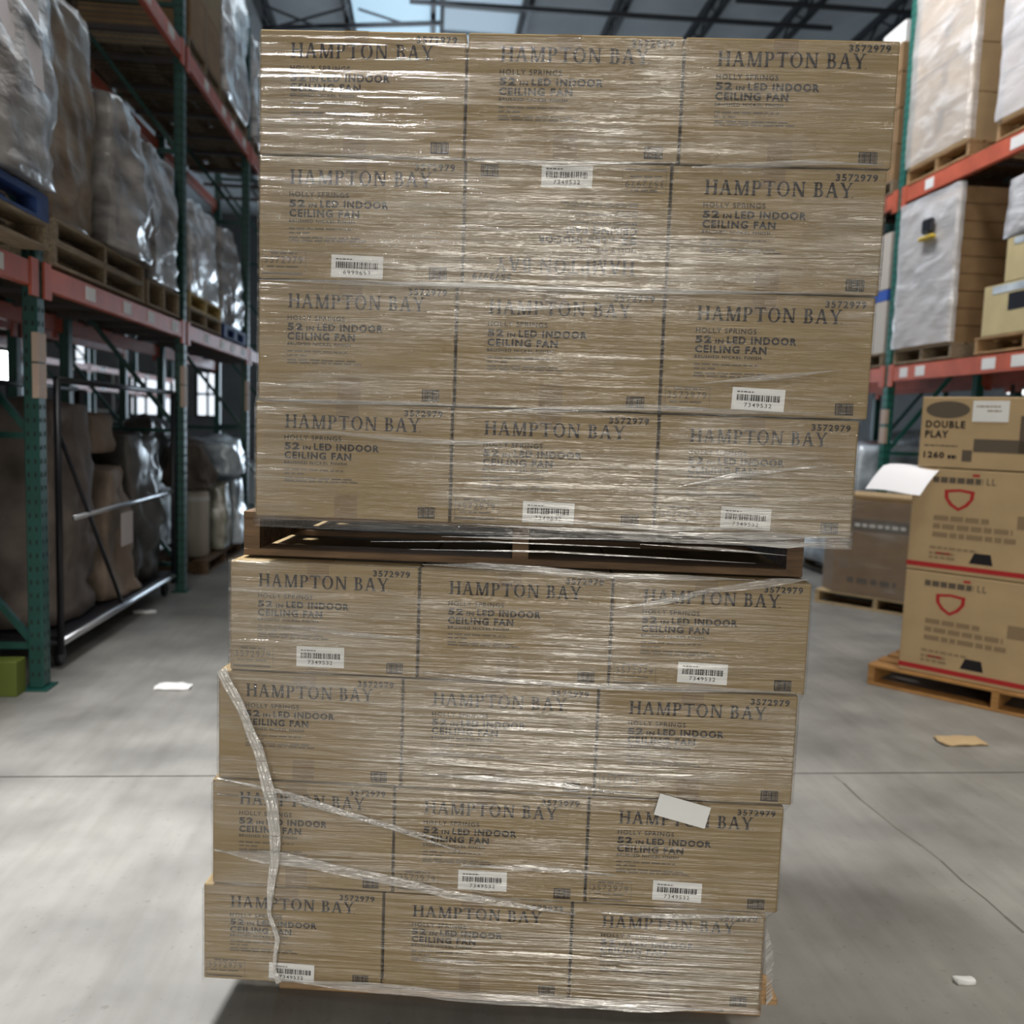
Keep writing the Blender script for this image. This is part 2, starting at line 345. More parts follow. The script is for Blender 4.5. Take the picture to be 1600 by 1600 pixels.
for i, (a, b) in enumerate((((412, 8), (500, 44)), ((540, 12), (425, 44)), ((560, 14), (640, 40)))):
    tag(MB().bar(onz(*a, 8.46 - (i % 2) * .05), onz(*b, 8.46 - (i % 2) * .05), .035).build('brace_rod', STEEL), ['thin brace rod falling to the right above the top left carton', 'thin brace rod falling to the left above the top left carton', 'thin brace rod crossing the blue skylight'][i], 'rod')
for i, (pa, pb, yb) in enumerate(((550, 690, 0), (692, 815, 0))):
    x0 = onz(pa, 20, 8.95).x; x1 = onz(pb, 20, 8.95).x; y0 = onz(620, 46, 8.95).y - 3.2; y1 = y0 + (9 if i == 0 else 5.2)
    o = thing('skylight', ['pale blue skylight panel in the ceiling above the stack', 'narrower pale blue skylight panel right of the other one'][i], 'skylight', (x0, y0, 8.9))
    n = 5
    for k in range(n):
        ya = (y1 - y0) * k / n; yb_ = (y1 - y0) * (k + 1) / n
        MB().box(.03, ya + .03, .05, x1 - x0 - .03, yb_ - .03, .07).build('pane', SKYP if i == 0 else emis('skylight_pane_dim', (0.42, 0.56, 0.68), 0.45), o)
    fr = MB(); fr.box(0, 0, .02, .03, y1 - y0, .09).box(x1 - x0 - .03, 0, .02, x1 - x0, y1 - y0, .09)
    for k in range(n + 1): fr.box(0, (y1 - y0) * k / n - .03, .02, x1 - x0, (y1 - y0) * k / n + .03, .09)
    fr.build('frame', GREYS, o)
for pa, pb, lb in ((1308, 1336, 'grey building column behind the top right carton'), (538, 552, 'slim beige building column behind the top left carton')):
    yy = 17.0; a = ony(pa, 30, yy); b = ony(pb, 30, yy)
    o = thing('building_column', lb, 'column', (a.x, yy, 0)); wd = b.x - a.x
    m_ = GREYS if pa > 1000 else mat('beige_paint', (0.40, 0.36, 0.31), 0.6)
    MB().box(0, 0, 0, wd, .02, 8.9).box(0, wd, 0, wd, wd + .02, 8.9).box(wd * .4, .02, 0, wd * .6, wd, 8.9).build('shaft', m_, o)
    MB().box(-.08, -.08, 0, wd + .08, wd + .1, .03).build('base_plate', STEEL, o)

# ------------------------------------------------------------------ pallets
def pallet(loc, rz, wd, dp, label, m=None, h=0.14, group=None, boards=7, name='pallet', block=False, inset=0.0):
    """wd along local x, dp along local y; deck boards run along x, stringers along y"""
    m = m or WOOD
    o = thing(name, label, 'pallet', loc, rz, group); bt = 0.018; bw = dp / (boards * 1.28)
    db = MB().box(0, 0, 0, wd, bw, bt).mesh('deck_board', 0.002, seg=1)
    for i in range(boards):
        c = link('deck_board', db, m, o); c.location = (random.uniform(-.006, .006), i * (dp - bw) / (boards - 1), h - bt)
    if block:
        for y in (0, dp / 2 - .05, dp - .1): MB().box(0, y, h - bt - .02, wd, y + .1, h - bt).build('lead_board', m, o)
        for x in (0, wd / 2 - .07, wd - .14):
            for y in (0, dp / 2 - .05, dp - .1): MB().box(x, y, bt, x + .14, y + .1, h - bt - .02).build('block', m, o)
    else:
        for x in (0, wd / 2 - .02, wd - .04): MB().box(x, 0.004 + inset, bt, x + .04, dp - .004, h - bt).build('stringer', m, o)
    for y in (inset, dp / 2 - bw / 2, dp - bw):
        c = link('bottom_board', db, m, o); c.location = (0, y, 0)
    return o

# ------------------------------------------------------------------ the two pallet loads of ceiling fan cartons
S0 = onz(322, 1527, .145); SE = onz(1187, 1577, .145)
tv = Vector((SE.x - S0.x, SE.y - S0.y, 0)).normalized(); nv = Vector((-tv.y, tv.x, 0)); SA = math.atan2(tv.y, tv.x)
O2 = Vector((S0.x, S0.y, 0))
def W(t, d, z): return O2 + tv * t + nv * d + Vector((0, 0, z))
def onp(px, py, off=0.0):
    d = ray(px, py); k = ((O2 + nv * off - CAMP).dot(nv)) / d.dot(nv); p = CAMP + d * k
    return (p - O2).dot(tv), p.z
UOFF = -0.045; DEP = 0.98
# row: (z0, height, left px/py, seam1, seam2, right)
LOW = [(0.142, .262, (318, 1450), (598, 1465), (892, 1480), (1192, 1500)), (0.404, .281, (332, 1300), (615, 1300), (918, 1310), (1220, 1340)),
       (0.685, .282, (341, 1130), (628, 1130), (932, 1160), (1243, 1170)), (0.967, .281, (359, 950), (654, 950), (955, 980), (1264, 990))]
UPP = [(1.364, .278, (399, 720), (705, 720), (1026, 740), (1337, 745)), (1.642, .282, (403, 530), (712, 530), (1035, 550), (1362, 555)),
       (1.924, .282, (404, 335), (725, 335), (1046, 345), (1381, 352)), (2.206, .280, (405, 140), (728, 140), (1066, 145), (1402, 150))]
_PR = {}
def prints(w_, h_):
    """shared printed meshes for one carton size"""
    key = (round(w_, 2), round(h_, 3))
    if key in _PR: return _PR[key]
    P = {}
    a = MB(); put_serif(a, 'HAMPTON BAY', .150 * w_, .775 * h_, .70 * w_, .118 * h_); rect(a, .842 * w_, .775 * h_, .848 * w_, .783 * h_)
    P['brand_lettering'] = (a.mesh('brand_lettering'), INK)
    a = MB(); put_text(a, '3572979', .762 * w_, .905 * h_, .195 * w_, .058 * h_, bold=.03); P['stock_number'] = (a.mesh('stock_number'), INK)
    a = MB(); put_text(a, 'HOLLY SPRINGS', .150 * w_, .672 * h_, .292 * w_, .042 * h_, bold=.012)
    put_text(a, '52', .150 * w_, .588 * h_, .078 * w_, .062 * h_, bold=.042); put_text(a, 'IN', .246 * w_, .588 * h_, .040 * w_, .036 * h_, bold=.042)
    put_text(a, 'LED INDOOR', .302 * w_, .588 * h_, .335 * w_, .062 * h_, bold=.042); put_text(a, 'CEILING FAN', .150 * w_, .508 * h_, .345 * w_, .064 * h_, bold=.042)
    put_text(a, 'BRUSHED NICKEL FINISH', .150 * w_, .464 * h_, .322 * w_, .026 * h_, bold=.02); P['product_lettering'] = (a.mesh('product_lettering'), INK)
    a = MB()
    for i, (z, x1) in enumerate(((.408, .455), (.374, .255), (.336, .50), (.312, .53))): dashes(a, .150 * w_, x1 * w_, z * h_, .012 * h_, i + 3)
    P['fine_print'] = (a.mesh('fine_print'), INKG)
    a = MB(); r = random.Random(5); x = .842 * w_
    while x < .928 * w_:
        b = r.choice((.0012, .002, .003, .0042)); rect(a, x, .035 * h_, min(x + b, .93 * w_), .125 * h_); x += b + r.choice((.0008, .0014))
    rect(a, .842 * w_, .030 * h_, .93 * w_, .040 * h_); rect(a, .842 * w_, .118 * h_, .93 * w_, .126 * h_)
    P['printed_barcode'] = (a.mesh('printed_barcode'), INK)
    a = MB(); put_text(a, '3572979', .028 * w_, .125 * h_, .19 * w_, .06 * h_, bold=.006); dashes(a, .06 * w_, .19 * w_, .2 * h_, .014 * h_, 9)
    dashes(a, .04 * w_, .2 * w_, .092 * h_, .012 * h_, 11); rect(a, .02 * w_, .035 * h_, .22 * w_, .05 * h_)
    for x0, z0, x1, z1 in ((.018, .22, .235, .223), (.233, .03, .235, .223), (.018, .03, .02, .223)): rect(a, x0 * w_, z0 * h_, x1 * w_, z1 * h_)
    P['carton_stamp'] = (a.mesh('carton_stamp'), INKG)
    _PR[key] = P; return P
def barcode_label(parent, x, z, wd, ht, number, tilt=0.0):
    o = MB().box(0, -.0022, 0, wd, -.0004, ht).build('barcode_label', PAPER, parent); o.location = (x, 0, z); o.rotation_euler = (0, tilt, 0)
    a = MB(); r = random.Random(hash(number) % 97 + 3); xx = wd * .09
    r = random.Random(int(number) % 97)
    while xx < wd * .9:
        b = r.choice((.0012, .002, .003, .004)); rect(a, xx, ht * .42, xx + b, ht * .70, -.0030); xx += b + r.choice((.001, .0016, .0024))
    put_text(a, number, wd * .24, ht * .14, wd * .52, ht * .19, -.0030, .004); dashes(a, wd * .09, wd * .42, ht * .79, ht * .05, 4, -.0030, .004, .014, .002)
    a.build('barcode_print', INK, o); return o
ROWN = ['bottom', 'third', 'second', 'top']; COLN = ['left', 'middle', 'right']
LABELS = {('u', 2, 0): (.36, .025, '6999693', .02), ('u', 1, 2): (.34, .05, '7349532', .03), ('u', 0, 1): (.355, .03, '7349532', .01), ('u', 0, 2): (.33, .05, '7349532', .03),
          ('l', 3, 0): (.36, .06, '7349532', 0), ('l', 3, 2): (.345, .07, '7349532', .02), ('l', 1, 1): (.34, .07, '7349532', .0), ('l', 1, 2): (.345, .07, '7349532', .02), ('l', 0, 0): (.37, .03, '7349532', .02),
          ('u', 2, 1): (.37, .02, '7349532', 0)}
for key, rows, off in (('l', LOW, 0.0), ('u', UPP, UOFF)):
    for ri, (z0, h_, *pp) in enumerate(rows):
        ts = [onp(*p, off)[0] for p in pp]
        for ci in range(3):
            gap = 0.003; x0 = ts[ci] + (gap if ci else 0); x1 = ts[ci + 1] - (gap if ci < 2 else 0); w_ = x1 - x0; h2 = h_ - 0.004
            fl_ = (key, ri, ci) == ('u', 2, 1)
            extra = {('u', 2, 1): ', printed upside down', ('u', 2, 0): ', numbered label 6999693'}.get((key, ri, ci), '')
            o = thing('ceiling_fan_carton', f'brown ceiling fan carton, {COLN[ci]} of {ROWN[ri]} row on the {"upper" if key == "u" else "lower"} pallet{extra}', 'carton',
                      W(x0, off + random.uniform(0, .004), z0), SA + random.uniform(-.003, .003), 'ceiling fan cartons stacked on the two pallets')
            MB().box(0, 0, 0, w_, DEP, h2).build('body', CARD, o, bevel=.004)
            T = MB(); tx = w_ * .47; tw = .055 / 2
            T.box(tx - tw, -.0008, h2 - .046, tx + tw, .0, h2 - .003).box(tx - tw, .003, h2 - .0002, tx + tw, DEP - .003, h2 + .0008)
            T.box(tx - tw, -.0008, .003, tx + tw, 0, .058); T.build('packing_tape', TAPE, o)
            pr = prints(.475, .277); sx = w_ / .475; sz = h2 / .277
            for nm, (me, m_) in pr.items():
                if nm == 'carton_stamp' and (key, ri, ci) not in LABELS and (key, ri, ci) != ('l', 2, 2): continue
                c = link(nm, me, m_, o); c.scale = (sx, 1, sz)
                if fl_: c.rotation_euler = (0, math.pi, 0); c.location = (w_, 0, h2); 
                if fl_: c.scale = (sx, 1, sz)
            if (key, ri, ci) in LABELS:
                lx, lz, num, tl = LABELS[(key, ri, ci)]
                if fl_: b = barcode_label(o, .37 * w_, .80 * h2, .25 * w_, .18 * h2, num)
                else: b = barcode_label(o, lx * w_, lz * h2, .255 * w_, .185 * h2, num, tl)

# pallets
pa, _ = onp(415, 1545, .06); pb, _ = onp(1215, 1590, .03)
lp = pallet(W(pa, .05, 0), SA, pb - pa, DEP - .05, 'worn pale wooden pallet on the floor under the lower carton load', WOOD, .141, inset=.13)
ua, _ = onp(374, 835, .02)
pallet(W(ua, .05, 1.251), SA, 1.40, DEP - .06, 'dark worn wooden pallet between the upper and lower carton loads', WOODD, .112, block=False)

# ------------------------------------------------------------------ stretch film
def film(name, rows, off, zlo, zhi, label, seed):
    NX, NZ = 150, 380
    pts = []
    L_ = []; R_ = []; Z_ = []
    for z0, h_, a, b, c, d in rows:
        L_.append(onp(*a, off)[0]); R_.append(onp(*d, off)[0]); Z_.append(z0 + h_ / 2)
    ZB = [r[0] for r in rows[1:]]
    def edge(E_, z):
        v = E_[0]
        for i in range(3):
            k = min(1, max(0, (z - ZB[i] + .012) / .024)); v += (E_[i + 1] - E_[i]) * k
        return v
    o = thing(name, label, 'stretch film', W(0, off, zlo), SA)
    hh = zhi - zlo; V = []; Fc = []
    SIDE = 10; US = [(-1, 1 - i / SIDE) for i in range(SIDE)] + [(0, i / NX) for i in range(NX + 1)] + [(1, (i + 1) / SIDE) for i in range(SIDE)]
    for j in range(NZ + 1):
        z = j / NZ * hh; za = zlo + z; le = edge(L_, za) - .001; re = edge(R_, za) + .001
        for sd, u in US:
            n1 = noise.noise(Vector((u * 2.6 * (1 if sd == 0 else .3), za * 42, seed + sd * 3)))
            n2 = noise.noise(Vector((u * 9, za * 85 + u * 3, seed + 9)))
            n3 = noise.noise(Vector((u * 5 + za * 1.2, za * 14 - u * 5, seed + 4)))
            d = .0045 + .0024 * n1 + .0012 * n2 + .0020 * n3
            if sd == 0: V.append((le + (re - le) * u, -.003 - d, z))
            elif sd < 0: V.append((le - d * .4, u * (DEP + .01), z))
            else: V.append((re + d * .4, u * (DEP + .01), z))
    n = len(US)
    for j in range(NZ):
        for i in range(n - 1): Fc.append((j * n + i, j * n + i + 1, (j + 1) * n + i + 1, (j + 1) * n + i))
    me = bpy.data.meshes.new('film_sheet'); me.from_pydata(V, [], Fc)
    for p in me.polygons: p.use_smooth = True
    link('film_sheet', me, FILM, o)
    return o
def ribbon(parent, base_z, off, path, name='film_fold', m=None, depth=.014):
    """a gathered fold of film lying on the load: path of (px, py, width px)"""
    P = []; 
    for i in range(len(path) - 1):
        for k in range(10): 
            f = k / 10; P.append([path[i][q] * (1 - f) + path[i + 1][q] * f for q in range(3)])
    P.append(list(path[-1])); V = []; Fc = []; NW = 8
    if name == 'film_fold':
        for i, p_ in enumerate(P): p_[2] *= max(.06, min(1.0, i / 9, (len(P) - 1 - i) / 9))
    for i, (px, py, w_) in enumerate(P):
        a = P[max(i - 1, 0)]; b = P[min(i + 1, len(P) - 1)]; tx, ty = b[0] - a[0], b[1] - a[1]; l = math.hypot(tx, ty) or 1; nx, ny = -ty / l, tx / l
        for k in range(NW + 1):
            f = k / NW - .5; t, z = onp(px + nx * f * w_, py + ny * f * w_, off - depth)
            V.append((t, -depth - .004 * math.sin(k * 2.3 + i * .35) - .003 * math.cos(f * math.pi), z - base_z))
    for i in range(len(P) - 1):
        for k in range(NW): Fc.append((i * (NW + 1) + k, i * (NW + 1) + k + 1, (i + 1) * (NW + 1) + k + 1, (i + 1) * (NW + 1) + k))
    me = bpy.data.meshes.new(name); me.from_pydata(V, [], Fc)
    for p in me.polygons: p.use_smooth = True
    return link(name, me, m or FILMF, parent)
fl_low = film('stretch_wrap', LOW, 0.0, .136, 1.249, 'clear stretch film wrapped around the lower carton load', 2)
fl_up = film('stretch_wrap', UPP, UOFF, 1.338, 2.472, 'clear stretch film wrapped around the upper carton load', 6)
for p in ([(336, 1328, 18), (420, 1340, 20), (500, 1352, 16), (600, 1374, 14), (700, 1396, 14), (790, 1412, 10), (900, 1428, 7)],
          [(660, 882, 8), (760, 884, 10), (860, 892, 12), (950, 900, 10), (1060, 902, 9), (1180, 906, 6)],
          [(960, 950, 10), (1050, 938, 9), (1110, 922, 8), (1200, 912, 14), (1262, 905, 20)],
          [(420, 1528, 10), (560, 1542, 14), (700, 1555, 16), (860, 1566, 16), (1000, 1574, 14), (1130, 1578, 8)],
          [(340, 1215, 5), (430, 1235, 6), (520, 1262, 6), (640, 1300, 6), (700, 1312, 4)], [(340, 1240, 4), (460, 1250, 5), (600, 1290, 5), (720, 1330, 4)],
          [(660, 1208, 5), (760, 1216, 8), (880, 1226, 8), (960, 1238, 6)], [(660, 1050, 5), (760, 1060, 7), (900, 1070, 9), (1060, 1076, 12), (1240, 1082, 10)],
          [(440, 978, 5), (560, 992, 7), (660, 998, 6)], [(940, 1425, 8), (1040, 1432, 7), (1190, 1432, 7)], [(720, 1352, 9), (830, 1356, 10), (960, 1366, 9)]):
    ribbon(fl_low, .136, 0.0, p)
for p in ([(700, 805, 7), (900, 815, 8), (1040, 826, 8), (1240, 826, 5)], [(690, 838, 3), (800, 841, 4), (960, 842, 3)], [(720, 818, 4), (900, 828, 6), (1100, 838, 5)],
          [(1000, 850, 4), (1120, 858, 5), (1230, 868, 4)], [(580, 846, 3), (760, 846, 2), (1000, 856, 3)], [(1060, 832, 12), (1200, 838, 14), (1322, 840, 6)], [(640, 858, 3), (860, 862, 3), (1180, 880, 3)], [(1120, 846, 6), (1230, 852, 10), (1300, 850, 4)], [(402, 624, 6), (520, 628, 8), (640, 630, 6), (720, 634, 7)], [(730, 645, 8), (860, 640, 10), (1010, 636, 10), (1120, 642, 8), (1320, 648, 8)],
          [(410, 672, 5), (520, 676, 5), (620, 686, 7), (720, 692, 8), (850, 690, 6)], [(720, 478, 6), (820, 482, 8), (960, 476, 9)], [(405, 437, 7), (560, 442, 8), (720, 446, 9), (880, 452, 8), (1050, 456, 8), (1340, 458, 7)],
          [(1080, 262, 12), (1180, 258, 10), (1260, 254, 9), (1380, 258, 6)], [(480, 240, 6), (600, 246, 7), (740, 250, 9)], [(720, 250, 9), (860, 256, 10), (1060, 254, 8)],
          [(1080, 600, 8), (1200, 590, 9), (1320, 578, 10)], [(1060, 760, 7), (1150, 742, 8), (1310, 726, 8)]):
    ribbon(fl_up, 1.338, UOFF, p)
# skirt of film pulled down over the right end of the lower pallet
pts = [onp(*p, .02) for p in ((1196, 1440), (1199, 1575), (1208, 1478), (1213, 1575), (1217, 1515), (1216, 1560))]
a = MB(); P_ = [(t, .02 + .012 * i, z - .136) for i, (t, z) in enumerate(pts)]
a.quad(P_[0], P_[1], P_[3], P_[2]); a.quad(P_[2], P_[3], P_[5], P_[4]); a.build('film_skirt', FILMF, fl_low)
# the loose twisted tail of film hanging down the left side of the lower load
tail = [(346, 1046, 16), (362, 1080, 15), (385, 1125, 14), (402, 1170, 16), (414, 1210, 18), (424, 1255, 20), (430, 1300, 18), (429, 1345, 15), (423, 1390, 11), (420, 1425, 7), (428, 1448, 6), (434, 1468, 8), (430, 1490, 6), (428, 1515, 6), (436, 1535, 10)]
ribbon(fl_low, .136, 0.0, tail, 'film_tail', film_mat('film_tail', .5, .4, .3, zs=20), .026)
t, z = onp(1066, 1267, -.018)
bl = MB().box(-.065, -.0015, -.028, .065, 0, .028).build('blank_label', PAPER); bl.location = W(t, -.0185, z); bl.rotation_euler = (0, .235, SA)
tag(bl, 'blank white label stuck askew on the film of the lower load', 'label')
# ------------------------------------------------------------------ pallet racking
def upright(x, y, side, hgt, label, m, plates=(), depth=1.05, slots=True):
    o = thing('rack_upright', label, 'rack upright', (x, y, 0)); s = side
    def bx(a, y0, z0, b, y1, z1): return MB().box(min(a, b) * 1.0, y0, z0, max(a, b), y1, z1)
    for a in (0.0, depth - .08):
        p = bx(s * a, -.05, .012, s * (a + .08), .05, hgt).build('post', m, o, bevel=.006, seg=1)
        bx(s * (a - .03), -.08, 0, s * (a + .11), .08, .012).build('foot_plate', m, o)
        if slots and a == 0.0:
            q = MB()
            for k in range(int(hgt / .076)):
                z = .08 + k * .076
                for yy in (-.03, .018):
                    q.box(min(-s * .0012, s * .002), yy, z, max(-s * .0012, s * .002), yy + .013, z + .026)
                for xx in (.016, .052): q.box(min(s * xx, s * (xx + .012)), -.0512, z, max(s * xx, s * (xx + .012)), -.049, z + .026)
            c = q.build('punched_slots', DARK, p); c['kind'] = 'stuff'
    for k, z in enumerate((.25, 1.45, 2.65, 3.85, 5.05)):
        if z > hgt: break
        MB().bar((s * .08, 0, z), (s * (depth - .08), 0, z), .035).build('brace', m, o)
        if z + 1.15 < hgt: MB().bar((s * .08, 0, z + .03), (s * (depth - .08), 0, z + 1.15), .035).build('brace', m, o)
    for (z0, z1) in plates: bx(-s * .004, -.052, z0, s * .03, .052, z1).build('tan_plate', TAN, o)
    return o
def beam(x, y0, y1, ztop, side, label, m=None, labels=(), hgt=.12, group=None):
    o = thing('rack_beam', label, 'rack beam', (x, y0, ztop - hgt), 0, group); s = side
    a, b = sorted((-s * .012, s * .04))
    MB().box(a, .055, 0, b, y1 - y0 - .055, hgt).build('rail', m or ORANGE, o, bevel=.004, seg=1)
    a2, b2 = sorted((-s * .016, s * .0))
    for yy in (.051, y1 - y0 - .115): MB().box(a2, yy - .03, -.05, b2, yy + .06, hgt + .02).build('end_bracket', m or ORANGE, o)
    for (ly, lw) in labels:
        c = sorted((-s * .0150, -s * .012)); MB().box(c[0], ly - y0, hgt * .22, c[1], ly - y0 + lw, hgt * .85).build('bin_label', PAPER, o)
    return o
def deck(x, y0, y1, z, side, label, depth=1.0):
    o = thing('wire_deck', label, 'wire deck', (x, y0, z)); q = MB(); n = int((y1 - y0) / .1); s = side
    for i in range(n): q.bar((s * .06, .08 + i * .1, .004), (s * (depth - .06), .08 + i * .1, .004), .007)
    c = q.build('deck_wires', mat('deck_wire', (.10, .09, .08), .5, .5), o); c['kind'] = 'stuff'
    for i in range(4):
        yy = .3 + i * (y1 - y0 - .6) / 3; MB().bar((s * .04, yy, -.02), (s * (depth - .04), yy, -.02), .04).build('support_channel', mat('deck_channel', (.07, .06, .06), .5, .3), o)
    return o
XL = -2.15; LY = [-.75, 2.2, 5.15, 8.06, 10.8, 13.6]
for i, y in enumerate(LY[1:]):
    nm = ['nearest green rack upright of the left aisle at the frame edge', 'green rack upright with tan plates nearest on the left', 'second green rack upright on the left beside the black cart', 'third green rack upright on the left beside the carton stack', 'farthest green rack upright on the left behind the stack'][i]
    upright(XL, y, -1, 6.2, nm, GREEN, ((1.86, 2.02), (1.66, 1.85)) if i else ())
rows_l = ['at the near left', 'in the second bay', 'in the third bay', 'in the far bay', 'in the last bay']
for i in range(4):
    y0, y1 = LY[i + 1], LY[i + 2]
    for zt, lv in ((2.39, 'lower'), (4.72, 'upper')):
        ll = [(y0 + .7 + k * .55 + random.uniform(-.1, .1), .16) for k in range(4)]
        beam(XL, y0, y1, zt, -1, f'{lv} orange front beam of the left rack {rows_l[i + 1]}', labels=ll, hgt=.13)
        beam(XL - 1.05, y0, y1, zt, 1, f'{lv} orange rear beam of the left rack {rows_l[i + 1]}', hgt=.13)
        deck(XL, y0, y1, zt + .01, -1, f'wire deck on the {lv} beams of the left rack {rows_l[i + 1]}')
# the racking behind it, back to back, with stored wooden pallets
for i, y in enumerate(LY[2:5]):
    upright(-3.55, y, -1, 6.2, ['dark green rear-row upright behind the near left upright', 'dark green rear-row upright behind the second left upright', 'dark green rear-row upright behind the third left upright'][i], GREEN, slots=False)
for i in range(2):
    for zt, lv in ((2.39, 'lower'), (4.72, 'upper')):
        beam(-3.55, LY[i + 2], LY[i + 3], zt, -1, f'{lv} orange beam of the rear row behind the left rack, {["near", "far"][i]} bay', hgt=.13)
        beam(-4.6, LY[i + 2], LY[i + 3], zt, 1, f'{lv} orange back beam of the rear row on the left, {["near", "far"][i]} bay', hgt=.13)
        deck(-3.55, LY[i + 2], LY[i + 3], zt + .01, -1, f'wire deck on the {lv} beams of the rear row, {["near", "far"][i]} bay')
pst = pallet((-3.6, 5.35, 2.41), math.pi / 2, 1.15, .95, 'dark wooden pallet in the near stack on the lower shelf behind the left rack', WOODD, .14, 'pallets stacked behind the left rack', boards=5)
def copy_tree(o, parent=None):
    c = o.copy(); COL.objects.link(c); c.parent = parent
    for ch in list(o.children): copy_tree(ch, c)
    return c
for sx, (yy, n) in enumerate(((5.35, 15), (6.65, 13), (8.25, 14), (9.5, 12))):
    for k in range(n):
        if sx == 0 and k == 0: continue
        c = copy_tree(pst); c.location = (-3.6 + random.uniform(-.03, .03), yy + random.uniform(-.02, .02), 2.41 + k * .1405)
        c['label'] = f'dark wooden pallet in the {["near", "second", "third", "far"][sx]} stack on the lower shelf behind the left rack'
for sx, (yy, n) in enumerate(((5.4, 7), (6.7, 6), (8.3, 8), (9.5, 7))):
    for k in range(n):
        c = copy_tree(pst); c.location = (-3.6 + random.uniform(-.03, .03), yy + random.uniform(-.02, .02), 4.74 + k * .1405)
        c['label'] = f'dark wooden pallet in the {["near", "second", "third", "far"][sx]} stack on the upper shelf behind the left rack'

# wrapped loads on the left rack
FG = mat('wrapped_grey', (.30, .28, .27), .28, noise_s=3.2, noise_a=.45, bump=.7, bump_s=7, coat=.6, col2=(.58, .56, .55), stretch=(1, 1, 2.4))
FB = mat('wrapped_brown', (.26, .18, .11), .3, noise_s=3.0, noise_a=.3, bump=.6, bump_s=6, coat=.5, col2=(.40, .31, .22), stretch=(1, 1, 2))
FW = mat('wrapped_white', (.50, .49, .50), .25, noise_s=4.0, noise_a=.3, bump=.7, bump_s=8, coat=.7, col2=(.80, .80, .82), stretch=(1, 1, 3))
FGN = mat('wrapped_green', (.22, .22, .13), .3, noise_s=3.0, noise_a=.4, bump=.7, bump_s=7, coat=.6, col2=(.52, .52, .44))
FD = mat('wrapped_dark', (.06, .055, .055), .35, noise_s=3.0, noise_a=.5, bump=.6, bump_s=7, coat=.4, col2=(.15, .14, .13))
FBL = mat('wrapped_blue', (.36, .44, .52), .22, noise_s=4.0, noise_a=.3, bump=.7, bump_s=8, coat=.7, col2=(.68, .76, .82))
def bundle(name, label, cat, b, m, amp=.05, seed=0, taper=0., rnd=.1, **k):
    me = lumpy(*b, amp=amp, seed=seed, taper=taper, rnd=rnd, **k); return tag(link(name, me, m), label, cat)
def dbl_pallet(x, y0, y1, ztop, where, m1=WOODG, m2=WOODG):
    pallet((x, y0, ztop + .03), math.pi / 2, y1 - y0, 1.0, f'grey wooden pallet lying on the wire deck {where}', m1, .135, boards=5)
    pallet((x, y0 + .02, ztop + .166), math.pi / 2, y1 - y0 - .02, 1.0, f'{"blue" if m2 is BLUEP else "brown"} pallet on top of another, carrying the load {where}', m2, .135, boards=5, block=m2 is BLUEP)
dbl_pallet(-1.98, 3.25, 4.86, 2.39, 'at the upper left frame edge', WOODG, BLUEP)
bA = bundle('wrapped_load', 'grey film-wrapped load hanging over the aisle at the upper left', 'wrapped load', (-3.0, 3.2, 2.693, -1.93, 4.88, 3.95), FG, .06, 1, .10, n=24)
pp = MB().box(0, -.22, -.2, .004, .22, .2).build('paper_sheet', mat('film_covered_paper', (.52, .47, .46), .3, coat=.5), bA); pp.location = (-1.915, 4.42, 3.33); pp.rotation_euler = (0, -.06, 0)
dbl_pallet(XL, 5.35, 6.95, 2.39, 'beside the near left upright')
bundle('wrapped_load', 'tall brown film-wrapped carton load right of the near left upright', 'wrapped load', (-3.1, 5.42, 2.693, -2.2, 6.05, 4.02), FB, .035, 2, .02, .05, n=20)
bundle('wrapped_load', 'pale grey wrapped load bulging beside the tall brown one', 'wrapped load', (-3.1, 6.19, 2.693, -2.08, 6.98, 3.72), FG, .07, 3, .14, n=24)
pallet((XL, 7.03, 2.42), math.pi / 2, .86, 1.0, 'small grey pallet under the narrow wrapped load by the second upright', WOODG, .2, boards=5)
bundle('wrapped_load', 'narrow grey wrapped load just left of the second upright', 'wrapped load', (-3.1, 7.06, 2.622, -2.12, 7.82, 3.66), FG, .05, 4, .12, n=20)
dbl_pallet(XL, 8.2, 9.42, 2.39, 'right of the second upright', WOODG, mat('yellow_wood', (.45, .33, .12), .7))
bundle('wrapped_load', 'white and tan wrapped load right of the second left upright', 'wrapped load', (-3.1, 8.24, 2.693, -2.16, 9.38, 3.54), FW, .05, 5, .08, n=20)
pallet((XL, 9.55, 2.42), math.pi / 2, 1.1, 1.0, 'blue pallet under the farthest wrapped load on the left', BLUEP, .14, boards=5, block=True)
bundle('wrapped_load', 'farthest wrapped load on the lower left shelf beside the stack', 'wrapped load', (-3.1, 9.58, 2.562, -2.18, 10.62, 3.56), FG, .06, 6, .05, n=20)
# upper shelf on the left
pallet((XL, 8.2, 4.75), math.pi / 2, 1.2, 1.0, 'brown pallet on the upper left shelf above the second upright', WOODG, .13, boards=5)
for k, (z0, z1) in enumerate(((4.885, 5.33), (5.334, 5.80), (5.804, 6.3))):
    o = thing('tan_carton', f'tan carton on the upper left shelf, {["lowest", "middle", "top"][k]} of its stack', 'carton', (-3.1, 8.25, z0))
    MB().box(0, 0, 0, .95, 1.1, z1 - z0).build('body', CARD2 if k != 1 else CARD, o, bevel=.006); MB().box(.945, .5, 0.002, .9515, .56, z1 - z0).build('packing_tape', TAPE, o)
pallet((XL, 9.5, 4.75), math.pi / 2, 1.2, 1.0, 'brown pallet on the upper left shelf next to the carton stack', WOODG, .13, boards=5)
bundle('wrapped_load', 'white wrapped load on the upper left shelf beside the ceiling gap', 'wrapped load', (-3.1, 9.5, 4.882, -2.14, 10.66, 6.3), FW, .05, 7, .05, n=20)
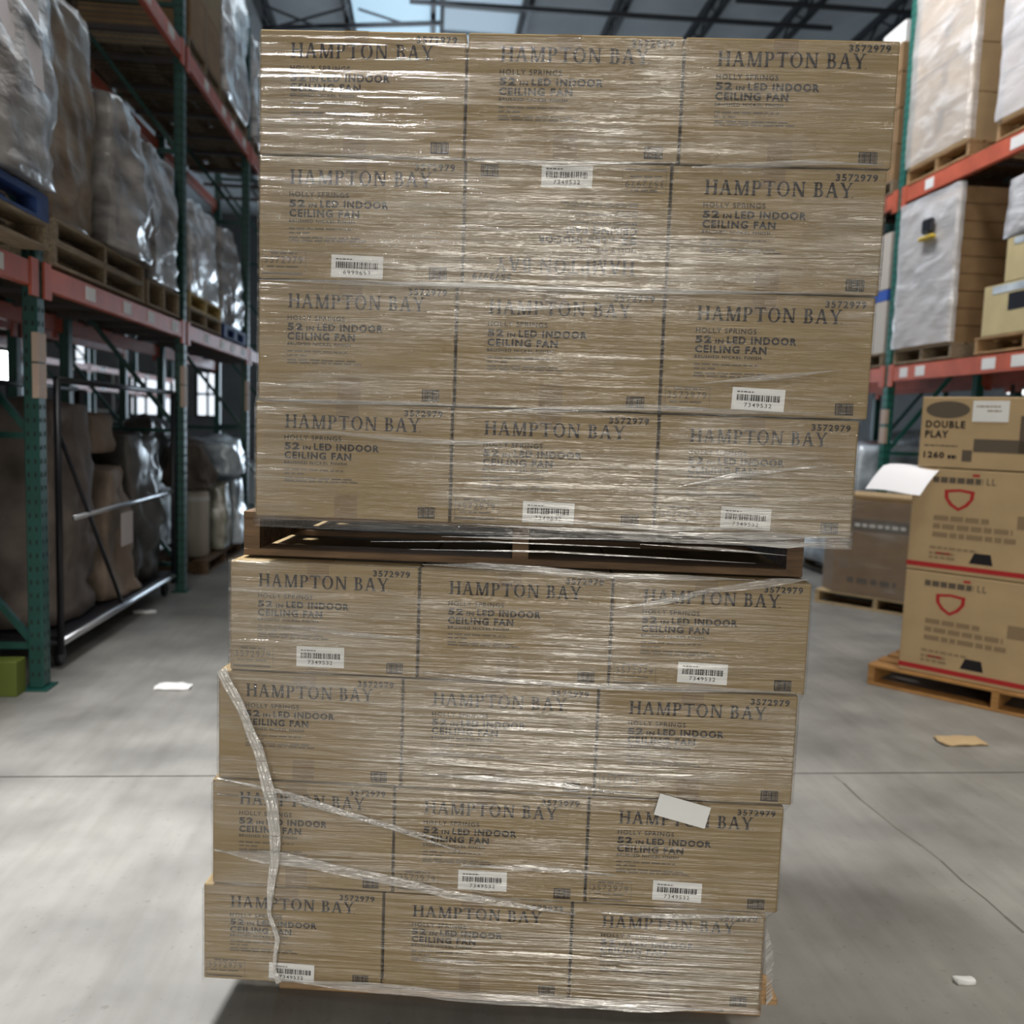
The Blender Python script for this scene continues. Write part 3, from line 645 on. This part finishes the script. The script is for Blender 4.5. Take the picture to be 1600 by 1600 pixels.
pallet((XL, 11.0, 4.75), math.pi / 2, 1.2, 1.0, 'far brown pallet on the upper left shelf behind the stack', WOODG, .13, boards=5)
bundle('wrapped_load', 'far white wrapped load on the upper left shelf at the stack corner', 'wrapped load', (-3.1, 11.0, 4.882, -2.14, 12.2, 6.1), FW, .06, 8, .1, n=16)

# ground level of the left rack: black tube cart with wrapped goods
ct = thing('tube_cart', 'black tubular cart with bright rails standing under the left rack', 'cart', (-2.22, 5.5, 0))
for x in (0, -.8):
    for y in (0.02, 2.42): MB().tube([(x, y, .10), (x, y, 1.78)], .022).build('frame_post', BLACK, ct, smooth=True)
    MB().tube([(x, .02, 1.78), (x, 2.42, 1.78)], .02).build('top_rail', BLACK, ct, smooth=True)
    MB().tube([(x, .02, .17), (x, 2.42, .17)], .024).build('bottom_rail', CHROME, ct, smooth=True)
    MB().tube([(x, .25, .92), (x, 2.42, .92)], .016).build('middle_rail', CHROME, ct, smooth=True)
    MB().tube([(x, .05, 1.45), (x, 1.1, .2)], .014).build('diagonal_brace', BLACK, ct, smooth=True)
for y in (.02, 1.2, 2.42): MB().tube([(0, y, .17), (-.8, y, .17)], .018).build('cross_rail', BLACK, ct, smooth=True)
MB().box(-.8, .02, .19, 0, 2.42, .21).build('platform', BLACK, ct)
for x in (-.05, -.75):
    for y in (.12, 2.32):
        c = MB().lathe([(.05, -.02), (.06, -.012), (.06, .012), (.05, .02)], 16).build('caster_wheel', BLACK, ct); c.location = (x, y, .062); c.rotation_euler = (0, math.pi / 2, 0)
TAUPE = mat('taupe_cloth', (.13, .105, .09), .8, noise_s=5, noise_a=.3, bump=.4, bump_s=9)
TAUPE2 = mat('beige_cloth', (.25, .19, .145), .8, noise_s=5, noise_a=.2, bump=.4, bump_s=9)
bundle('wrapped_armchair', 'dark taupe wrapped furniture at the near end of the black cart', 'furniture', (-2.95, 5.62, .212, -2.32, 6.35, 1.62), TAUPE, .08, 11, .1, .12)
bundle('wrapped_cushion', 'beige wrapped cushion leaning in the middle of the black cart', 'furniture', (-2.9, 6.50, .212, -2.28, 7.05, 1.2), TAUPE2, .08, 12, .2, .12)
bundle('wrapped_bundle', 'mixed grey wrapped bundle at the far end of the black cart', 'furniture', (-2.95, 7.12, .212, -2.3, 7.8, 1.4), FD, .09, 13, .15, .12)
bundle('folded_blanket', 'folded beige blanket on top of the wrapped goods in the cart', 'blanket', (-2.85, 6.55, 1.29, -2.4, 7.0, 1.55), TAUPE2, .05, 14, .1, .2, n=8)
pt = MB().box(0, -.12, 0, .004, .12, .24).build('paper_tag', mat('dull_paper', (.48, .42, .40), .7)); pt.location = (-2.185, 6.62, .63)
tag(pt, 'pale paper tag hanging on the black cart rail', 'paper')
# left of the first upright
def carton(label, loc, rz, wd, dp, h, m, name='carton', tape=True, cat='carton', group=None):
    o = thing(name, label, cat, loc, rz, group); MB().box(0, 0, 0, wd, dp, h).build('body', m, o, bevel=.006)
    if tape: MB().box(wd * .46, -.001, h * .7, wd * .54, 0, h - .003).box(wd * .46, .003, h - .0005, wd * .54, dp - .003, h + .001).build('packing_tape', TAPE, o)
    return o
pallet((XL - .3, 3.5, 0), math.pi / 2, 1.45, 1.0, 'dark pallet on the floor at the left frame edge', WOODD, .14, boards=5)
carton('dull brown carton low at the left frame edge', (-3.4, 3.6, .142), 0, .85, 1.25, .50, CARD2)
carton('dull brown carton high at the left frame edge behind the upright', (-3.4, 3.62, .65), 0, .8, 1.2, .50, CARD2)
carton('small lime green box on the floor at the left frame edge', (-2.44, 4.97, 0), 0, .2, .12, .2, mat('lime', (.10, .13, .015), .6), 'green_box', False, 'box')
bundle('wrapped_load', 'brown wrapped furniture behind the near left upright', 'wrapped load', (-3.1, 4.0, 1.152, -2.3, 4.9, 1.75), TAUPE, .06, 16, .1, .1)
# right of the second upright
pallet((XL - .02, 8.95, 0), math.pi / 2, 1.6, 1.0, 'dark pallet under the white roll and the plastic sacks', WOODD, .14, boards=5)
rl = thing('white_roll', 'upright white roll standing beside the second left upright', 'roll', (-2.36, 9.25, .142))
MB().lathe([(.10, 0), (.125, .02), (.125, .62), (.12, .66), (.09, .69), (.0, .70)], 24).build('body', mat('off_white', (.62, .58, .50), .5), rl, smooth=True); MB().lathe([(.128, .58), (.128, .62), (.0, .622)], 24).build('end_band', PAPER, rl)
bundle('plastic_sack', 'olive green plastic sack between the white roll and the stack', 'sack', (-2.55, 9.62, .142, -2.16, 9.96, .88), FGN, .05, 17, .1, .2)
bundle('plastic_sack', 'pale blue plastic sack right against the carton stack', 'sack', (-2.6, 10.08, .142, -2.12, 10.55, .9), FBL, .06, 18, .1, .2)
bundle('plastic_sack', 'glossy pale blue sack slumped on top of the other sacks', 'sack', (-2.62, 9.58, .95, -2.1, 10.5, 1.3), FBL, .08, 19, .2, .25)
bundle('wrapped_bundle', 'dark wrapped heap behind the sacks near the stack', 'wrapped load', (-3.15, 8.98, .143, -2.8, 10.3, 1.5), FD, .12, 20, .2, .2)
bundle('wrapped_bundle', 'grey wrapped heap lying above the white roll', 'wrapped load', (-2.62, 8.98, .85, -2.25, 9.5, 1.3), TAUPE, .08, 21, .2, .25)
# assumed glowing door added at the far end of the aisle, behind the stack
d1 = bpy.data.objects.new('assumed_door_1', None); COL.objects.link(d1); d1['kind'] = 'structure'; d1.location = (-2.2, 33.9, 0)
MB().box(0, .02, 0, 5.6, .06, 5.2).build('assumed_door_glow', emis('assumed_daylight_glow', (.72, .86, 1.0), 9), d1)  # added glow for bluish floor reflections and glints on the left loads
MB().box(-.2, -.05, 0, 0, .08, 5.4).box(5.6, -.05, 0, 5.8, .08, 5.4).box(-.2, -.05, 5.2, 5.8, .08, 5.4).build('assumed_door_frame', GREYS, d1)
# far side of the building on the left: windows in the back wall, a distant rack row, a work light
def window(name, px0, py0, px1, py1, nx, nz, frame_m, pane_m):
    a = ony(px0, py1, 33.98); b = ony(px1, py0, 33.98); o = bpy.data.objects.new(name, None); COL.objects.link(o); o['kind'] = 'structure'; o.location = (a.x, 33.9, a.z)
    wd = b.x - a.x; ht = b.z - a.z; fr = MB(); t_ = .09
    for i in range(nx + 1): x = i * wd / nx; fr.box(x - t_ / 2, 0, -t_ / 2, x + t_ / 2, .08, ht + t_ / 2)
    for j in range(nz + 1): z = j * ht / nz; fr.box(0, 0.002, z - t_ / 2, wd, .078, z + t_ / 2)
    fr.build('window_frame', frame_m, o)
    for i in range(nx):
        for j in range(nz): MB().box(i * wd / nx + t_ / 2, .05, j * ht / nz + t_ / 2, (i + 1) * wd / nx - t_ / 2, .06, (j + 1) * ht / nz - t_ / 2).build('pane', pane_m, o)
window('window_1', 112, 578, 178, 640, 1, 1, mat('white_frame', (.85, .83, .78), .5), mat('grey_glass', (.12, .11, .11), .2))
window('window_2', 185, 585, 198, 645, 1, 3, BLACK, WINP)
window('window_3', 205, 592, 276, 648, 3, 2, BLACK, WINP)
window('window_4', 308, 582, 342, 650, 2, 2, BLACK, WINP)
window('window_5', 118, 535, 140, 572, 1, 1, BLACK, WINP)
for i, y in enumerate((13.0, 16.0, 19.0, 22.0, 25.0)):
    upright(-7.0, y, -1, 5.0, f'distant {["nearest", "second", "third", "fourth", "farthest"][i]} green upright of the far left rack row under the windows', GREEN, slots=False)
for i in range(4):
    for zt, lv in ((2.55, 'lower'), (2.15, 'lowest'), (4.2, 'upper')):
        beam(-7.0, 13.0 + 3 * i, 16.0 + 3 * i, zt, -1, f'{lv} orange beam of the far left rack row, {["nearest", "second", "third", "farthest"][i]} bay', labels=[(13.6 + 3 * i, .3), (14.9 + 3 * i, .4)])
wl = thing('work_light', 'bright round work light glaring at the left edge under the rack', 'lamp', (0, 0, 0)); q = ony(6, 572, 12.0); wl.location = (q.x, 12.0, 0)
MB().tube([(0, .1, .02), (0, .1, q.z)], .025).build('pole', BLACK, wl, smooth=True); MB().lathe([(.3, 0), (.3, .02), (.03, .04)], 20, (0, .1)).build('base', BLACK, wl)
h_ = MB().lathe([(.08, -.12), (.17, -.02), (.2, .04), (.2, .06)], 24).build('housing', BLACK, wl); h_.location = (0, 0, q.z); h_.rotation_euler = (math.pi / 2, 0, .35)
l_ = MB().lathe([(.18, .062), (.185, .066), (.0, .075)], 24).build('lens', LAMPM, wl); l_.location = (0, 0, q.z); l_.rotation_euler = (math.pi / 2, 0, .35)

# ------------------------------------------------------------------ right rack
XR = 4.7; RY = [2.9, 5.8, 8.72, 11.6, 14.5]
for i, y in enumerate(RY[1:]):
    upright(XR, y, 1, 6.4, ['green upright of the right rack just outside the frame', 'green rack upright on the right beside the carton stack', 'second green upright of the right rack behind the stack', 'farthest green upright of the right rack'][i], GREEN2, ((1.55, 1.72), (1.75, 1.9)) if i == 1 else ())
for i in range(3):
    y0, y1 = RY[i + 1], RY[i + 2]; wh = ['near', 'middle', 'far'][i]
    for zt, lv, ll in ((2.33, 'lower', [(y0 + .75, .2), (y0 + 1.15, .18), (y0 + 2.2, .16), (y0 + 2.5, .14)]), (4.10, 'upper', [(y0 + .9, .3), (y0 + 2.3, .14)])):
        beam(XR, y0, y1, zt, 1, f'{lv} orange front beam of the right rack, {wh} bay', labels=ll, hgt=.15)
        beam(XR + 1.05, y0, y1, zt, -1, f'{lv} orange rear beam of the right rack, {wh} bay', hgt=.15)
        deck(XR, y0, y1, zt + .01, 1, f'wire deck on the {lv} beams of the right rack, {wh} bay')
def pal_r(y0, y1, z, label, m=WOOD, h=.14): return pallet((XR + 1.0, y0, z), math.pi / 2, y1 - y0, 1.0, label, m, h, boards=6)
def wrapR(y0, y1, z0, z1, label, xf=XR - .01, dp=1.0, m=None, seed=0, near=.25):
    """film skin over the aisle face, lapping round the near corner and over the top"""
    o = thing('stretch_wrap', label, 'stretch film', (0, 0, 0)); NZ = 40; V = []; Fc = []
    path = [(xf + near * (1 - i / 6), y0 - .012) for i in range(7)] + [(xf - .012, y0 + (y1 - y0) * i / 24) for i in range(25)] + [(xf + .3 * i / 6, y1 + .012) for i in range(1, 7)]
    for j in range(NZ + 1):
        z = z0 + (z1 - z0) * j / NZ
        for x, y in path:
            d = noise.noise(Vector((x * 4, y * 3, z * 9 + y * 4 + seed))) * .012 + noise.noise(Vector((x, y * 2, z * 3 + seed))) * .01
            if y < y0: V.append((x, y - .015 - d, z))
            elif y > y1: V.append((x, y + .015 + d, z))
            else: V.append((x - .015 - d, y, z))
    n = len(path)
    for j in range(NZ):
        for i in range(n - 1): Fc.append((j * n + i, j * n + i + 1, (j + 1) * n + i + 1, (j + 1) * n + i))
    me = bpy.data.meshes.new('film_sheet'); me.from_pydata(V, [], Fc)
    for p in me.polygons: p.use_smooth = True
    link('film_sheet', me, m or FILMC, o); return o
ORD = ['lowest', 'second', 'third', 'fourth', 'fifth', 'sixth', 'seventh', 'eighth', 'ninth', 'tenth']
def stackR(y0, y1, z0, hs, where, m, xf=XR + .01, dp=.96, labels=False, ny=1):
    z = z0
    for k, h_ in enumerate(hs):
        for j in range(ny):
            ya = y0 + (y1 - y0) * j / ny + (.003 if j else 0); yb = y0 + (y1 - y0) * (j + 1) / ny
            sd = '' if ny == 1 else [' near', ' far'][j]
            o = thing('stored_carton', f'brown carton, {ORD[k]} layer up{sd}, in the {where}', 'carton', (xf + random.uniform(0, .012), ya, z), 0, f'cartons in the {where}')
            MB().box(0, 0, 0, dp, yb - ya, h_ - .004).build('body', m, o, bevel=.006, seg=1)
            MB().box(dp * .47, -.001, .003, dp * .53, 0, h_ * .3).box(-.001, (yb - ya) * .45, h_ * .55, 0, (yb - ya) * .55, h_ - .006).build('packing_tape', TAPE, o)
            if labels and k % 2 == 1 and j == 0: MB().box(dp * .25, -.003, h_ * .4, dp * .5, 0, h_ * .8).build('white_label', PAPER, o)
        z += h_
Z1 = 2.33 + .02; Z2 = 4.10 + .02
# upper shelf
pal_r(7.6, 8.62, Z2, 'pale pallet under the tall brown cartons on the upper right shelf')
stackR(7.62, 8.6, Z2 + .142, [.42, .42, .42, .42, .42], 'tall wrapped stack on the upper right shelf', CARD3, labels=True)
wrapR(7.62, 8.6, Z2 + .15, Z2 + 2.2, 'cloudy film on the tall carton stack of the upper right shelf', seed=1, near=.05)
pal_r(6.1, 7.22, Z2, 'pale pallet under the white wrapped stack at the upper right frame edge')
stackR(6.13, 7.2, Z2 + .142, [.4, .4, .4, .4, .4], 'white wrapped stack at the upper right frame edge', CARD3)
wrapR(6.13, 7.2, Z2 + .15, Z2 + 2.1, 'milky film on the stack at the upper right frame edge', m=film_mat('milky_film', .55, .5, .22, zs=5, rough=.22, col=(.9, .9, .93)), seed=2, near=.6)
pal_r(8.9, 10.2, Z2, 'pallet under the bare brown stack behind the top right carton', WOODG)
stackR(8.92, 10.15, Z2 + .142, [.36, .36, .36, .3], 'bare stack behind the top right corner', CARD2)
carton('small white carton on top of the bare stack behind the top right corner', (XR + .05, 8.95, Z2 + 1.525), 0, .5, .45, .22, PAPER, tape=False)
carton('small black carton on top of the bare stack behind the top right corner', (XR + .05, 9.5, Z2 + 1.525), 0, .5, .5, .24, BLACK, tape=False)
# lower shelf
pal_r(7.62, 8.62, Z1, 'grey pallet under the white wrapped stack on the lower right shelf', WOODG)
stackR(7.66, 8.6, Z1 + .142, [.155] * 9, 'white wrapped stack on the lower right shelf', CARD2)
wrapR(7.66, 8.6, Z1 + .15, Z1 + 1.56, 'milky film on the stack of the lower right shelf', m=film_mat('milky_film_b', .55, .5, .25, zs=5, rough=.2, col=(.92, .92, .94)), seed=3, near=.04)
tg = thing('strap_tool', 'black and yellow strapping tool hooked on the wrapped stack at right', 'tool', (XR - .05, 7.95, Z1 + 1.12))
MB().box(-.05, 0, .06, .0, .16, .2).build('body', BLACK, tg, bevel=.02); MB().box(-.06, -.04, 0, .0, .2, .04).build('yellow_guard', mat('yellow', (.6, .42, .03), .5), tg, bevel=.02)
pal_r(6.0, 7.28, Z1, 'pale pallet under the yellowish cartons on the lower right shelf')
for k, (y0, y1, z0, z1, m_) in enumerate(((6.05, 7.2, Z1 + .142, Z1 + .56, CARDY), (6.05, 6.95, Z1 + .564, Z1 + .92, CARDY), (6.05, 7.0, Z1 + .924, Z1 + 1.4, FW))):
    if k == 2:
        bundle('wrapped_load', 'white wrapped load on top of the yellowish cartons at right', 'wrapped load', (XR, y0, z0, XR + .95, y1, z1), FW, .03, 31, 0, .05); continue
    o = thing('yellow_carton', ['yellowish carton with a hand hole, bottom of its stack at right', 'yellowish carton with torn film, second of its stack at right'][k], 'carton', (XR, y0, z0))
    MB().box(0, 0, 0, .95, y1 - y0, z1 - z0).build('body', m_, o, bevel=.006)
    yc = (y1 - y0) * (.62 if k == 0 else .3); MB().box(-.002, yc - .11, (z1 - z0) * .45, .0, yc + .11, (z1 - z0) * .78).build('hand_hole', BLACK, o)
    MB().box(-.0035, (y1 - y0) * .25, (z1 - z0) * .82, .0, (y1 - y0) * .9, (z1 - z0) * .97).build('film_strip', FBL, o)
pal_r(8.85, 9.8, Z1, 'grey pallet under the narrow pale cartons behind the right upright', WOODG)
for k, (z0, z1) in enumerate(((Z1 + .142, Z1 + .68), (Z1 + .8, Z1 + 1.38))):
    carton(f'pale carton behind the right upright, {["below", "above"][k]} the blue strip', (XR + .02, 8.87, z0), 0, .9, .9, z1 - z0, mat('pale_card', (.55, .50, .44), .6))
carton('flat blue carton between the pale cartons behind the right upright', (XR + .02, 8.87, Z1 + .684), 0, .9, .9, .11, mat('blue_card', (.03, .10, .45), .6), tape=False)
# ground level under the right rack
pal_r(8.9, 10.4, 0, 'pallet under the blue white wrapped load by the right upright', WOODG)
bundle('wrapped_load', 'blue and white wrapped load on the floor behind the right upright', 'wrapped load', (XR - .15, 8.92, .142, XR + .9, 10.35, 1.52), FBL, .05, 33, .04, .08)
pallet((XR + 1.0, 7.75, 0), math.pi / 2, .85, .5, 'pallet under the grey bundle behind the stacked heater cartons', WOODG, .14, boards=4)
bundle('wrapped_load', 'grey brown wrapped bundle behind the fixture carton at right', 'wrapped load', (XR + .52, 7.82, .142, XR + .98, 8.55, 1.40), FB, .04, 34, .12, .12)
bundle('plastic_sack', 'pale sack on top of the grey brown bundle at right', 'sack', (XR + .54, 7.85, 1.46, XR + .95, 8.5, 1.66), FGN, .05, 35, .1, .25)
pal_r(5.9, 7.1, 0, 'pallet under the dark load beneath the right rack', WOODD)
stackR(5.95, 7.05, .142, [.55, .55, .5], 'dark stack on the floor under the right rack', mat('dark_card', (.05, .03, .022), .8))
# back row behind the right rack
for i, y in enumerate(RY[1:4]): upright(XR + 1.4, y, 1, 6.2, f'dark rear-row upright behind the right rack, {["near", "middle", "far"][i]}', GREEN, slots=False)
for i in range(2):
    for zt, lv in ((2.33, 'lower'), (4.10, 'upper')): beam(XR + 1.4, RY[i + 1], RY[i + 2], zt, 1, f'{lv} orange rear-row beam behind the right rack, {["near", "far"][i]} bay', hgt=.15)
    for j, (z0, z1) in enumerate(((.0, 1.7), (2.35, 3.8), (4.12, 5.6))):
        pallet((XR + 2.4, RY[i + 1] + .2, z0), math.pi / 2, 2.4, .95, f'dark pallet of the rear row behind the right rack, {["floor", "lower shelf", "upper shelf"][j]}, {["near", "far"][i]} bay', WOODD, .14, boards=5)
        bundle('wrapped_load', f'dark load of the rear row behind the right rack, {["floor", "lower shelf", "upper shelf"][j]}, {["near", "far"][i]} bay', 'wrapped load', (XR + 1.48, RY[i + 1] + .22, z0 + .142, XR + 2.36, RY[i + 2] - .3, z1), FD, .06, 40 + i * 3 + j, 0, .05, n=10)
tl = thing('tube_lamp', 'white tube lamp glowing far behind the right rack', 'lamp', (0, 0, 0)); q = ony(1575, 612, 12.5); q2 = ony(1625, 613, 12.5); tl.location = (q.x, 12.5, q.z)
MB().tube([(0, 0, 0), (q2.x - q.x, 0, 0)], .035).build('tube', emis('tube_glow', (1, 1, 1), 2.0), tl); MB().box(0, -.04, .04, q2.x - q.x, .06, .1).build('reflector', GREYS, tl)

# ------------------------------------------------------------------ pallet of heater cartons on the right floor
RA = math.atan2(-.70, .63); P0 = onz(1403, 1045, .135); rd = Vector((math.cos(RA), math.sin(RA), 0)); rn = Vector((-rd.y, rd.x, 0))
q = P0 - rd * .18 - rn * .02
pallet((q.x, q.y, 0), RA, 1.5, 1.15, 'orange brown pallet under the red striped cartons on the right', mat('amber_wood', (.40, .20, .06), .7, noise_s=7, noise_a=.3, stretch=(1, 8, 8)), .135)
def big_box(z0, h_, label):
    o = thing('striped_carton', label, 'carton', (P0.x, P0.y, z0), RA); wd = 1.22
    MB().box(0, 0, 0, wd, 1.05, h_ - .004).build('body', CARD3, o, bevel=.008)
    MB().box(0, -.0012, .025, wd, 0, .055).build('red_stripe', INKR, o)
    a = MB(); dashes(a, .12, .40, h_ * .86, .035, 3, lo=.03, hi=.05, gap=.008); put_text(a, 'LL', .42, h_ * .86, .05, .04); a.build('dark_lettering', INKG, o)
    rect(c := MB(), .34, h_ * .90 + .02, .38, h_ * .90 + .035); c.build('red_accent', INKR, o)
    sh = MB(); po = [(.0, 1.0), (.5, 1.08), (1, 1.0), (.98, .6), (.8, .25), (.5, 0), (.2, .25), (.02, .6)]; pi = [(.13, .88), (.5, .95), (.87, .88), (.85, .6), (.7, .34), (.5, .16), (.3, .34), (.15, .6)]
    X = lambda p: (.19 + p[0] * .17, -.0012, h_ * .60 + p[1] * .125)
    for i in range(8): sh.quad(X(po[i]), X(po[(i + 1) % 8]), X(pi[(i + 1) % 8]), X(pi[i]))
    sh.build('red_shield', INKR, o)
    for i, (z, x1) in enumerate(((.50, .45), (.42, .58), (.34, .60))): a = MB(); dashes(a, .14, x1, h_ * z, .03, i + 20, lo=.03, hi=.09, gap=.012); a.build('text_line', INKL, o)
    for i, z in enumerate((.225, .17, .13)): a = MB(); dashes(a, .13, .40 if i == 0 else .28, h_ * z, .014, i + 30, lo=.02, hi=.05, gap=.008); a.build('small_text_line', INKL, o)
    a = MB(); rect(a, .60, h_ * .48, .82, h_ * .60); a.build('pale_panel', INKL, o)
    MB().quad((.36, -.0012, h_ * .12), (.49, -.0012, h_ * .12), (.475, -.0012, h_ * .22), (.385, -.0012, h_ * .22)).build('black_icon', INK, o)
    a = MB(); rect(a, .17, h_ * .175, .25, h_ * .195); a.build('red_lettering', INKR, o)
    a = MB(); rect(a, .74, h_ * .17, 1.12, h_ * .52); rect(a, .80, h_ * .60, 1.12, h_ * .74); a.build('black_picture', INK, o)
    return o
big_box(.137, .652, 'bottom red striped tan carton with a shield mark on the right pallet')
big_box(.789, .645, 'upper red striped tan carton with a shield mark under the double play carton')
o = thing('fixture_carton', 'tan double play carton with an oval mark, topmost on the right pallet', 'carton', P0 + rd * .02 + Vector((0, 0, 1.436 - P0.z)), RA)
hd = .43; MB().box(0, 0, 0, 1.15, .9, hd).build('body', CARD3, o, bevel=.006)
a = MB(); n = 28
a.quad(*[(.15 + .125 * math.cos(2 * math.pi * i / n), -.0012, hd * .82 + .052 * math.sin(2 * math.pi * i / n)) for i in range(n)]); a.build('oval_mark', INKG, o)
a = MB(); put_text(a, 'DOUBLE', .03, hd * .56, .225, .045, bold=.04); put_text(a, 'PLAY', .03, hd * .42, .135, .045, bold=.04); a.build('title_lettering', INK, o); a = MB(); dashes(a, .03, .22, hd * .30, .008, 2); a.build('text_line', INKG, o); a = MB()
put_text(a, '1260', .03, hd * .13, .12, .04, bold=.042); dashes(a, .17, .22, hd * .13, .022, 6, lo=.012, hi=.02); a.build('black_lettering', INK, o)
a = MB(); rect(a, .31, hd * .24, .66, hd * .42); rect(a, .55, hd * .24, .8, hd * .75); rect(a, .25, hd * .10, .305, hd * .26); a.build('dark_picture', INKG, o)
c = MB().box(.29, -.003, hd * .66, .485, -.0002, hd * .95).build('white_label', PAPER, o); a = MB(); dashes(a, .31, .44, hd * .86, .008, 1, -.0036); dashes(a, .37, .45, hd * .80, .008, 2, -.0036); a.build('label_print', INKL, c)
sh = MB()
p3 = [onx(*p, onz(1400, 1000, .1).x) for p in ((1400, 722),)]
c0 = P0 + Vector((0, 0, 1.436 - P0.z))
pv = []; NN = 8
for i in range(NN + 1):
    for j in range(NN + 1):
        u, v = i / NN, j / NN
        p = c0 - rn * (.005 + .16 * v) - rd * (.17 - .33 * u + .06 * v) + Vector((0, 0, .004 - .01 * u - .16 * v ** 1.3 + .006 * math.sin(u * 5)))
        if v < .02: p = p + rn * .06
        pv.append(tuple(p))
me = bpy.data.meshes.new('paper'); me.from_pydata(pv, [], [(i * (NN + 1) + j, (i + 1) * (NN + 1) + j, (i + 1) * (NN + 1) + j + 1, i * (NN + 1) + j + 1) for i in range(NN) for j in range(NN)])
tag(link('loose_paper', me, mat('bright_paper', (.86, .86, .90), .6)), 'white sheet of paper drooping from under the double play carton', 'paper')
# second, wrapped pallet further back
A = onz(1272, 940, .0); q = Vector((A.x, A.y, 0))
pallet((q.x, q.y, 0), RA, 1.15, .66, 'pale pallet under the octagonal carton behind the heater cartons', mat('pale_wood', (.48, .36, .20), .7, noise_s=7, noise_a=.25, stretch=(1, 8, 8)), .13)
oc = thing('octagonal_carton', 'brown film-wrapped octagonal bulk carton on the pale pallet at right', 'carton', (q.x, q.y, .132), RA)
wd, dp, hh, ch = 1.1, .62, .92, .16; oct_ = [(ch, 0), (wd - ch, 0), (wd, ch), (wd, dp - ch), (wd - ch, dp), (ch, dp), (0, dp - ch), (0, ch)]
mb = MB(); mb.v = [(x, y, 0) for x, y in oct_] + [(x, y, hh) for x, y in oct_]; mb.f = [tuple(range(7, -1, -1)), tuple(range(8, 16))] + [(i, (i + 1) % 8, 8 + (i + 1) % 8, 8 + i) for i in range(8)]
mb.build('body', CARD2, oc, bevel=.008)
MB().box(.12, -.0, hh - .002, wd - .12, dp - .02, hh + .02).build('lid', CARD3, oc, bevel=.004)
a = MB(); rect(a, .3, hh * .66, .85, hh * .78, -.0015); a.build('dark_print', INKG, oc); a = MB(); dashes(a, .34, .8, hh * .70, .03, 4, -.0025, .04, .08, .02); a.build('white_print', PAPER, oc)
a = MB(); dashes(a, .3, .75, hh * .12, .05, 8, -.0015, .05, .1, .03); a.build('low_print', INKG, oc)
V = []; NZ = 12
for j in range(NZ + 1):
    for i, (x, y) in enumerate(oct_ + [oct_[0]]):
        cx, cy = x - wd / 2, y - dp / 2; k = 1.02 + .012 * noise.noise(Vector((x * 3, y * 3, j * .9))); V.append((wd / 2 + cx * k, dp / 2 + cy * k, .0 + (hh * .97) * j / NZ))
me = bpy.data.meshes.new('film'); me.from_pydata(V, [], [(j * 9 + i, j * 9 + i + 1, (j + 1) * 9 + i + 1, (j + 1) * 9 + i) for j in range(NZ) for i in range(8)])
link('film_skin', me, film_mat('film_thin', .08, .3, .12, zs=6), oc)
# scraps on the floor
for (px, py, sx, sy, lb, m_) in ((270, 1075, .10, .05, 'white paper scrap on the floor of the left aisle', PAPER), (1500, 1160, .12, .06, 'crumpled tan scrap on the floor by the right pallet', CARD3), (1505, 1535, .03, .015, 'tiny white scrap on the floor at the lower right', PAPER), (225, 957, .08, .03, 'small pale scrap on the floor near the second left upright', PAPER)):
    p = onz(px, py); me = lumpy(-sx, -sy, 0, sx, sy, .012, amp=.012, freq=20, seed=px, n=5, rnd=.3); o = link('paper_scrap', me, m_); o.location = (p.x, p.y, .0005); tag(o, lb, 'scrap')
